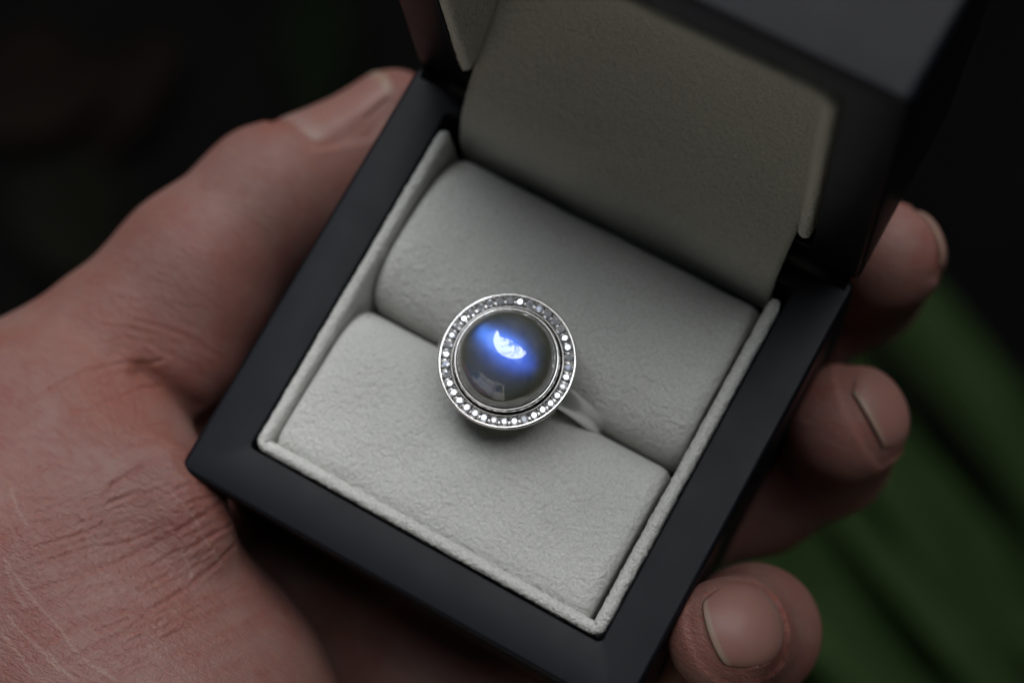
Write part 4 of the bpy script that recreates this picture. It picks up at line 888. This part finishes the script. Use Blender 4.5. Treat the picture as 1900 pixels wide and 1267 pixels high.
PALE = [
 (((-36, -42.8, 6.6), (-34.5, -43.5, 6.5), (-32.9, -44.1, 6.5), (-31.4, -44.6, 6.6), (-29.9, -45.2, 6.7), (-28.4, -45.5, 6.8), (-26.9, -45.9, 6.9), (-24.5, -46.9, 7.2)), .11),
 (((-33.4, -46.9, 6.9), (-32.1, -47.5, 7), (-30.8, -48, 7.1), (-29.3, -48.3, 7.3), (-27.8, -48.5, 7.4), (-26, -49, 7.6), (-24.2, -49.4, 7.8)), .11),
 (((-31.8, -49.2, 7.1), (-30.1, -49.8, 7.3), (-28.4, -50.3, 7.6), (-26.3, -51.2, 7.9)), .11),
 (((-24.5, -46.9, 7.2), (-23, -47.2, 7.2), (-21.4, -47.5, 7.3), (-20.1, -47.5, 7.2), (-18.8, -47.5, 7.1)), .11),
 (((-25.6, -28.7, 1.3), (-24.2, -28.9, 0.9), (-22.3, -29.8, 0.1), (-20.9, -30.9, -0.6), (-19.2, -31.9, -1.7), (-18.1, -32.5, -2.9)), .11),
 (((-21.9, -33.3, 0.2), (-20.6, -34.2, -0.3), (-19.6, -35.2, -0.5)), .11),
 (((-23, -29, -27.3), (-20.9, -30.4, -28.3)), .11),
 (((-40, -36.5, 4.7), (-38.2, -37.8, 5.3), (-36, -38.8, 5.6)), .11),
 (((-35.4, -43.3, 6.6), (-34.3, -44.2, 6.6), (-33.1, -45.1, 6.7), (-31.1, -45.9, 6.8)), .11),
 (((-26.5, -48.4, 7.5), (-24.4, -49.1, 7.7), (-22.2, -49.5, 7.8)), .11),
]
FLUSH = [((-40.5, -19, -6), 8, .8), ((-38, -3.6, -7), 5, .5), ((30.5, -14.0, 0), 5, .45), ((-35.5, 14, -10.5), 4, .6), ((34.3, 17, -12), 5, .35), ((-43, -38, 1), 9, .35)]
NAILS = [  # centre, towards the tip, outward normal, length, width
 ((33.6, -10.6, -.2), (-4.8, -5.1, 5.4), (.40, .45, .76), 11.6, 12.4),
 ((-38.6, 20.2, -14.6), (.24, .96, -.18), (-.72, .1, .68), 14.0, 13.5),
 ((35.6, 19.6, -14.6), (.05, -.5, .83), (.59, .68, .37), 11.5, 13.0),
 ((31.7, 40.9, -22.0), (.1, 0, .98), (.64, .74, .1), 9.5, 9.6),
]
#CREASES#
cre = np.zeros(len(V)); dis = np.zeros(len(V))
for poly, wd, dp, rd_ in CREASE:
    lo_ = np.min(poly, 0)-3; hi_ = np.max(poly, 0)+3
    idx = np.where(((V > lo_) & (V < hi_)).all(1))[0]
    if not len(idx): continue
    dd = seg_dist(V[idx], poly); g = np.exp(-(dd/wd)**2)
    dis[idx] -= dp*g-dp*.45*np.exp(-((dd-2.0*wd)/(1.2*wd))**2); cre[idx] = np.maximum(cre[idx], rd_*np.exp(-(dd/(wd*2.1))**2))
flush = np.zeros(len(V)); pale = np.zeros(len(V))
for poly, wd in PALE:
    lo_ = np.min(poly, 0)-2; hi_ = np.max(poly, 0)+2
    idx = np.where(((V > lo_) & (V < hi_)).all(1))[0]
    if len(idx):
        g_ = np.exp(-(seg_dist(V[idx], poly)/wd)**2); pale[idx] = np.maximum(pale[idx], g_); dis[idx] += .02*g_
for c_, r_, a_ in FLUSH: flush = np.maximum(flush, a_*np.exp(-(((V-np.array(c_))**2).sum(1))/r_**2))
# fingernails: plates laid on the fingertip, with the skin folded up along their sides and root
def nail_outline(c, t, n_, s_, L, W, u, q):
    k = 1-.55*np.clip((-u-.28)/.22, 0, 1)**2.2          # rounded root
    k = k*(1-.06*np.clip((u-.1)/.4, 0, 1))
    end = .07*(1-q*q)*(u > 0)                             # convex free edge
    return c+t*(L*(u+end*np.clip(u*2, 0, 1)))+s_*(W*.5*q*k)
def on_skin(p, n_, off):
    p = p.copy()
    for _ in range(8): p = p-grad(hand_sdf, p)*np.clip(hand_sdf(p), -1.5, 1.5)[:, None]*.8
    g = grad(hand_sdf, p); return p+g*off[:, None]
NAIL_OBJ = []
for c, t, n_, L, W in NAILS:
    c = np.array(c, float); t = np.array(t, float); t /= np.linalg.norm(t); n_ = np.array(n_, float); n_ -= (n_@t)*t; n_ /= np.linalg.norm(n_); s_ = np.cross(t, n_)
    nu, nq = 25, 21; U_, Q_ = np.meshgrid(np.linspace(-.5, .5, nu), np.linspace(-1, 1, nq), indexing='ij'); U_ = U_.ravel(); Q_ = Q_.ravel()
    p = np.array([nail_outline(c, t, n_, s_, L, W, u, q) for u, q in zip(U_, Q_)])
    # a nail is flatter along its length than the fingertip: start from a straight plate near the skin
    off = .20-.34*np.abs(Q_)**4-.30*np.clip((-U_-.36)/.14, 0, 1)**2+.04*np.clip((U_-.28)/.22, 0, 1)
    top_ = on_skin(p, n_, off)
    for _ in range(3):                                    # relax towards a smooth plate
        T = top_.reshape(nu, nq, 3); T2 = T.copy(); T2[1:-1] = .5*T[1:-1]+.25*(T[:-2]+T[2:]); top_ = T2.reshape(-1, 3)
    th = .28*n_; bot = top_-th
    vv = np.concatenate([top_, bot]); ff = []; K = nu*nq
    for i in range(nu-1):
        for k in range(nq-1):
            a = i*nq+k; ff.append((a, a+1, a+nq+1, a+nq)); ff.append((K+a, K+a+nq, K+a+nq+1, K+a+1))
    ring_ = [k for k in range(nq)]+[i*nq+nq-1 for i in range(1, nu)]+[(nu-1)*nq+k for k in range(nq-2, -1, -1)]+[i*nq for i in range(nu-2, 0, -1)]
    for a, b in zip(ring_, ring_[1:]+ring_[:1]): ff.append((a, b, K+b, K+a))
    NAIL_OBJ.append((vv, ff, np.concatenate([(U_+.5), (U_+.5)])))
    # skin fold round sides and root
    uu = np.linspace(.12, -.5, 14); o1 = [nail_outline(c, t, n_, s_, L, W, u, 1) for u in uu]; o2 = [nail_outline(c, t, n_, s_, L, W, u, -1) for u in uu[::-1]]
    o3 = [nail_outline(c, t, n_, s_, L, W, -.5, q) for q in np.linspace(1, -1, 9)[1:-1]]
    ol = on_skin(np.array(o1+o3+o2), n_, np.zeros(len(o1)+len(o2)+len(o3)))
    lo_ = ol.min(0)-4; hi_ = ol.max(0)+4
    idx = np.where(((V > lo_) & (V < hi_)).all(1))[0]; dd = seg_dist(V[idx], ol)
    rel = V[idx]-c; inside = (np.abs(rel@s_) < W*.5-.1) & (np.abs(rel@t) < L*.5) & (rel@n_ > -4)
    dis[idx] += np.where(inside, -.30*np.clip(dd/.5, 0, 1), (.24*np.clip(.35-rel@t/L, 0, 1))*np.exp(-((dd-.9)/1.0)**2)-.10*np.exp(-(dd/.25)**2))
    flush[idx] = np.maximum(flush[idx], .30*np.exp(-((dd-1.0)/1.3)**2))
V = V+NRM*dis[:, None]
hand_me = bpy.data.meshes.new('hand')
hand_me.vertices.add(len(V)); hand_me.vertices.foreach_set('co', (V*S).astype(np.float32).ravel())
LOOPS = np.concatenate([Q.ravel(), np.array([k for p in POLYS for k in p], np.int64)]) if POLYS else Q.ravel()
SIZES = np.concatenate([np.full(len(Q), 4), np.array([len(p) for p in POLYS], np.int64)])
hand_me.loops.add(len(LOOPS)); hand_me.loops.foreach_set('vertex_index', LOOPS.astype(np.int32))
hand_me.polygons.add(len(SIZES)); hand_me.polygons.foreach_set('loop_start', np.r_[0, np.cumsum(SIZES)[:-1]].astype(np.int32))
hand_me.update(calc_edges=True)
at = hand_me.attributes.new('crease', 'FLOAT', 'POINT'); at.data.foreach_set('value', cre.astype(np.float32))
at = hand_me.attributes.new('pale', 'FLOAT', 'POINT'); at.data.foreach_set('value', pale.astype(np.float32))
at = hand_me.attributes.new('flush', 'FLOAT', 'POINT'); at.data.foreach_set('value', flush.astype(np.float32))
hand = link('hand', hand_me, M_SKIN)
tag(hand, 'bare left hand cupped around the ring box, thumb along its side', 'hand')
for vv, ff, al in NAIL_OBJ:
    o = mesh_obj('fingernail', vv, ff, M_NAIL, hand)
    at = o.data.attributes.new('along', 'FLOAT', 'POINT'); at.data.foreach_set('value', al.astype(np.float32))

# ---------------------------------------------------------------- ground and plants below the hand
def soil():
    m, nt, b = new_mat('dark_soil'); v = obj_coord(nt)
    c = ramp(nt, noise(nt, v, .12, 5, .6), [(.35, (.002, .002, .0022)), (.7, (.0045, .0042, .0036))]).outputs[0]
    nt.links.new(c, b.inputs['Base Color']); b.inputs['Roughness'].default_value = .95; b.inputs['Specular IOR Level'].default_value = .1
    nt.links.new(bump(nt, noise(nt, v, 1.5, 5, .7), .8, .8), b.inputs['Normal'])
    return m
def leaf_mat(name, c0, c1, sca=.6):
    m, nt, b = new_mat(name); v = obj_coord(nt)
    c = ramp(nt, noise(nt, v, sca, 4, .6), [(.3, c0), (.7, c1)]).outputs[0]
    nt.links.new(c, b.inputs['Base Color']); b.inputs['Roughness'].default_value = .7; b.inputs['Specular IOR Level'].default_value = .04
    return m
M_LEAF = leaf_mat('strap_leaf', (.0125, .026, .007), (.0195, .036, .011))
M_BLOCK_LEAF = leaf_mat('blocker_leaf', (.012, .026, .008), (.022, .04, .014), .05)
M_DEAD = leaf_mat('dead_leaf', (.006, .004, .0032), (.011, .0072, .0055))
M_WOOD = leaf_mat('branch_bark', (.03, .024, .018), (.05, .04, .03))
GZ = -700
G = 20000
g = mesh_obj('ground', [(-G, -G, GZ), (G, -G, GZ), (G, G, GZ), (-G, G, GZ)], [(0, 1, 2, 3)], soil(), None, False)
g['kind'] = 'structure'
def blade(root, direction, length, width, rise, droop, curve, name='leaf', m=None, parent=None):
    """a long arching leaf with a folded midrib"""
    d_ = Vector((direction[0], direction[1], 0)).normalized(); sd = Vector((-d_.y, d_.x, 0)); v = []; f = []; n = 16
    for i in range(n+1):
        t = i/n; c = Vector(root)+d_*length*t+Vector((0, 0, rise*math.sin(min(1, t*1.3)*math.pi*.5)-droop*t*t))+sd*curve*t*t
        wv = width*.5*(min(1, .35+t*3)*(1-max(0, (t-.55)/.45)**2))+.3
        for q in (-1, -.5, 0, .5, 1): v.append(c+sd*q*wv+Vector((0, 0, abs(q)*wv*.35+.8*math.sin(t*20+q*3))))
    for i in range(n):
        for q in range(4): f.append((i*5+q, i*5+q+1, i*5+q+6, i*5+q+5))
    return mesh_obj(name, v, f, m, parent)
def strap_plant(base, label, specs):
    p = empty('strap_leaf_plant', label, 'plant', base, 'strap-leaved plants below the hand')
    for s_ in specs: par(blade(*s_, m=M_LEAF), p)
    return p
def tq(t, q, z): return (.88*t+.44*q, -.44*t+.88*q, z)
def tube(pts, radii, n=8):
    v = []; f = []; P = [Vector(p) for p in pts]
    for i, p in enumerate(P):
        t = (P[min(i+1, len(P)-1)]-P[max(i-1, 0)]).normalized(); a = t.orthogonal().normalized(); b = t.cross(a)
        if i and a.dot(pa) < .2: pass
        if i: a = (pa-t*pa.dot(t)).normalized(); b = t.cross(a)
        pa = a
        for k in range(n): v.append(p+(a*math.cos(2*math.pi*k/n)+b*math.sin(2*math.pi*k/n))*radii[i])
    for i in range(len(P)-1):
        for k in range(n): f.append((i*n+k, i*n+(k+1) % n, (i+1)*n+(k+1) % n, (i+1)*n+k))
    f.append(tuple(range(n))); f.append(tuple(range((len(P)-1)*n, len(P)*n)))
    return v, f
def tuft(t0, q0, z0, offs, label):
    c = Vector(tq(t0, q0, z0)); specs = []
    for dq, ang, L, W_, dz, cv in offs:
        a = rad(ang); d_ = (.88*math.cos(a)+.44*math.sin(a), -.44*math.cos(a)+.88*math.sin(a))
        specs.append((tuple(Vector(tq(t0+abs(dq)*.4, q0+dq, z0+dz))), d_, L, W_*1.15, 60, 30, cv))
    p = strap_plant((c.x, c.y, GZ), label, specs)
    par(mesh_obj('stem', *tube([(c.x-20, c.y+5, GZ), (c.x-8, c.y, GZ+120), (c.x, c.y, z0-60), (c.x+8, c.y-2, z0+15)], [26, 22, 30, 12]), M_LEAF), p)
def clump(t0, q0, z0, n, spread, label, seed):
    r = random.Random(seed); offs = []
    for k in range(n):
        dq = -spread+2*spread*(k+.5)/n+r.uniform(-4, 4)
        offs.append((dq, r.uniform(-7, 9), r.uniform(230, 360), r.uniform(10, 18), r.uniform(-90, 50), r.uniform(-18, 18)))
    tuft(t0, q0, z0, offs, label)
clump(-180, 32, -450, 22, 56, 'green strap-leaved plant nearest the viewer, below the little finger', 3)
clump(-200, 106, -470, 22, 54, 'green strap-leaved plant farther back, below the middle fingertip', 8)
def fallen(x, y, L, W_, ang, label, m):
    n = 8; v = []; f = []
    for i in range(n+1):
        t = i/n; wv = W_*.5*math.sin(math.pi*min(.97, max(.04, t)))**.8
        for q in (-1, -.4, .4, 1): v.append((L*(t-.5), q*wv, 4+14*t*t+abs(q)*9*math.sin(t*3)))
    for i in range(n):
        for q in range(3): f.append((i*4+q, i*4+q+1, i*4+q+5, i*4+q+4))
    o = mesh_obj('fallen_leaf', v, f, m); o.location = (x*S, y*S, GZ*S); o.rotation_euler = (.1, -.08, ang)
    tag(o, label, 'leaf', 'fallen leaves on the dark soil'); return o
fallen(-426, 121, 90, 60, .4, 'brown fallen leaf on dark soil at the far left', M_DEAD)
fallen(-385, 135, 90, 42, 1.2, 'brown fallen leaf on dark soil, right of another brown one', M_DEAD)
fallen(-309, 212, 80, 42, 2.0, 'green fallen leaf on dark soil just beyond the thumb tip', leaf_mat('fallen_green', (.003, .0055, .002), (.004, .007, .003)))
fallen(-369, 75, 100, 60, -.5, 'olive brown fallen leaf on soil, nearest the thumb knuckle', leaf_mat('olive_leaf', (.0045, .0045, .003), (.006, .006, .004)))
# ---------------------------------------------------------------- out of view: reflected house, and greenery added to block sky light
def light_block_hedge():  # unseen ring added to block low sky light and darken reflections
    h = empty('light_block_hedge', 'tall dark green ring of leaves added unseen round the hand to block low sky light', 'light_block_hedge', (0, 0, GZ))
    v = []; f = []; n = 96
    def top(a):                                        # a: azimuth from +y
        k = max(0, math.cos(a+.5)); return 3000-2150*k**1.0
    for i in range(n):
        a = 2*math.pi*i/n; t = top(a)+120*math.sin(a*7)+90*math.sin(a*13+1)
        for r, z in ((1750, GZ), (1650+60*math.sin(a*11), GZ+600), (1640+70*math.sin(a*9), t*.5), (1680+60*math.sin(a*17), t-100), (1800, t), (2100, t-50), (2200, GZ)):
            v.append((r*math.sin(a), r*math.cos(a), z))
    for i in range(n):
        for q in range(6): f.append((i*7+q, ((i+1) % n)*7+q, ((i+1) % n)*7+q+1, i*7+q+1))
    par(mesh_obj('blocker_body', v, f, M_BLOCK_LEAF), h)
    nl = 9000; V_ = []; F_ = []
    for i in range(nl):
        a = rng.uniform(0, 2*math.pi); t = top(a)+120*math.sin(a*7)+90*math.sin(a*13+1)
        z = GZ+(t-GZ+120)*rng.uniform(.1, 1); r = 1640+rng.normal(0, 50)
        c = Vector((r*math.sin(a), r*math.cos(a), z)); e1 = Vector(rng.normal(0, 1, 3)).normalized(); e2 = e1.cross(Vector(rng.normal(0, 1, 3))).normalized(); L = rng.uniform(25, 55)
        b0 = len(V_); V_ += [c-e1*L, c+e2*L*.5, c+e1*L, c-e2*L*.5]; F_.append((b0, b0+1, b0+2, b0+3))
    o = mesh_obj('blocker_foliage', V_, F_, M_BLOCK_LEAF, None, False); o['kind'] = 'stuff'; par(o, h)
light_block_hedge()
def wall_mat():
    m, nt, b = new_mat('pale_yellow_render'); v = obj_coord(nt)
    c = ramp(nt, noise(nt, v, .02, 5, .6), [(.3, (.74, .69, .57)), (.7, (.80, .75, .63))]).outputs[0]
    nt.links.new(c, b.inputs['Base Color']); b.inputs['Roughness'].default_value = .9
    return m
M_WALL = wall_mat()

def house():
    h = empty('house', 'pale yellow rendered house front behind the viewer, with dark windows and pipes', 'house', (-300, -1250, GZ))
    def bx(x0, x1, y0, y1, z0, z1): return loft([[(x0, y0, z), (x1, y0, z), (x1, y1, z), (x0, y1, z)] for z in (z0, z1)])
    par(mesh_obj('wall', *bx(-1450, 560, -1400, -1250, GZ, 1000), M_WALL, None, False), h)
    par(mesh_obj('roof', *loft([[(-1450, -1450, z), (650, -1450, z), (650, -1250+o_, z), (-1450, -1250+o_, z)] for z, o_ in ((1003, 120), (1080, 100))]), M_WOOD, None, False), h)
    for x in (-1050, 150):
        w_ = mesh_obj('window', *bx(x, x+330, -1262, -1238, 250, 760), M_LAC, None, False); par(w_, h)
    for x in (-480, 60): par(mesh_obj('drainpipe', *tube([(x, -1225, GZ), (x, -1225, 400), (x+30, -1215, 900), (x+30, -1225, 1000)], [16]*4), M_WOOD), h)
    par(mesh_obj('rail', *tube([(-1400, -1200, 560), (-500, -1190, 600), (200, -1195, 570)], [9]*3), M_WOOD), h)
house()
def branches():  # unseen tree added to cut sky light and put dark lines in reflections
    t_ = empty('light_block_tree', 'dark tree added unseen, its crown and branches cutting sky light over the hand', 'tree', (900, 1900, GZ))
    par(mesh_obj('trunk', *tube([(1300, 2450, GZ), (1280, 2430, 600), (1200, 2380, 1800), (1050, 2250, 3000)], [140, 120, 95, 70]), M_WOOD), t_)
    V_ = []; F_ = []
    for i, (p0, p1, r) in enumerate([((1050, 2250, 2800), (-900, 700, 2900), 40), ((1050, 2250, 2900), (200, 200, 3300), 36), ((1000, 2200, 2400), (-300, 1500, 1900), 30), ((500, 1500, 2900), (-700, 1700, 2500), 22), ((300, 900, 3100), (-500, 200, 2900), 18), ((900, 2000, 2600), (-900, 1050, 2300), 60), ((250, 2200, 2700), (-450, 800, 2250), 50), ((-900, 1500, 2000), (500, 1250, 2100), 45)]):
        p0, p1 = Vector(p0), Vector(p1); n = 10; pts = []
        for k in range(n+1):
            t = k/n; pts.append(p0.lerp(p1, t)+Vector(rng.normal(0, 45, 3))+Vector((0, 0, 120*math.sin(t*3))))
        par(mesh_obj('branch', *tube(pts, [r*(1-.75*k/n) for k in range(n+1)], 6), M_WOOD), t_)
        for k in range(3, n+1):
            for q in range(14):
                c = pts[k]+Vector(rng.normal(0, 110, 3)); e1 = Vector(rng.normal(0, 1, 3)).normalized(); e2 = e1.cross(Vector(rng.normal(0, 1, 3))).normalized(); L = rng.uniform(25, 50)
                b0 = len(V_); V_ += [c-e1*L, c+e2*L*.45, c+e1*L, c-e2*L*.45]; F_.append((b0, b0+1, b0+2, b0+3))
    for k in range(15):  # leaf clumps added to break up the bright reflection in the stone
        kc = Vector((rng.uniform(-1100, 1000), rng.uniform(900, 1500), rng.uniform(1500, 2900)))
        for i in range(24):
            c = kc+Vector(rng.normal(0, 115, 3)); e1 = Vector(rng.normal(0, 1, 3)).normalized(); e2 = e1.cross(Vector(rng.normal(0, 1, 3))).normalized(); L = rng.uniform(50, 105)
            b0 = len(V_); V_ += [c-e1*L, c+e2*L*.45, c+e1*L, c-e2*L*.45]; F_.append((b0, b0+1, b0+2, b0+3))
    for i in range(14000):  # dense crown added to cut sky light on the lid flap
        c = Vector((rng.uniform(-2300, 2300), rng.uniform(-1500, 60)+rng.normal(0, 30), 2550+rng.normal(0, 150))); e1 = Vector(rng.normal(0, 1, 3)).normalized(); e2 = e1.cross(Vector(rng.normal(0, 1, 3))).normalized(); L = rng.uniform(45, 80)
        b0 = len(V_); V_ += [c-e1*L, c+e2*L*.45, c+e1*L, c-e2*L*.45]; F_.append((b0, b0+1, b0+2, b0+3))
    o = mesh_obj('blocker_foliage', V_, F_, M_BLOCK_LEAF, None, False); o['kind'] = 'stuff'; par(o, t_)
branches()
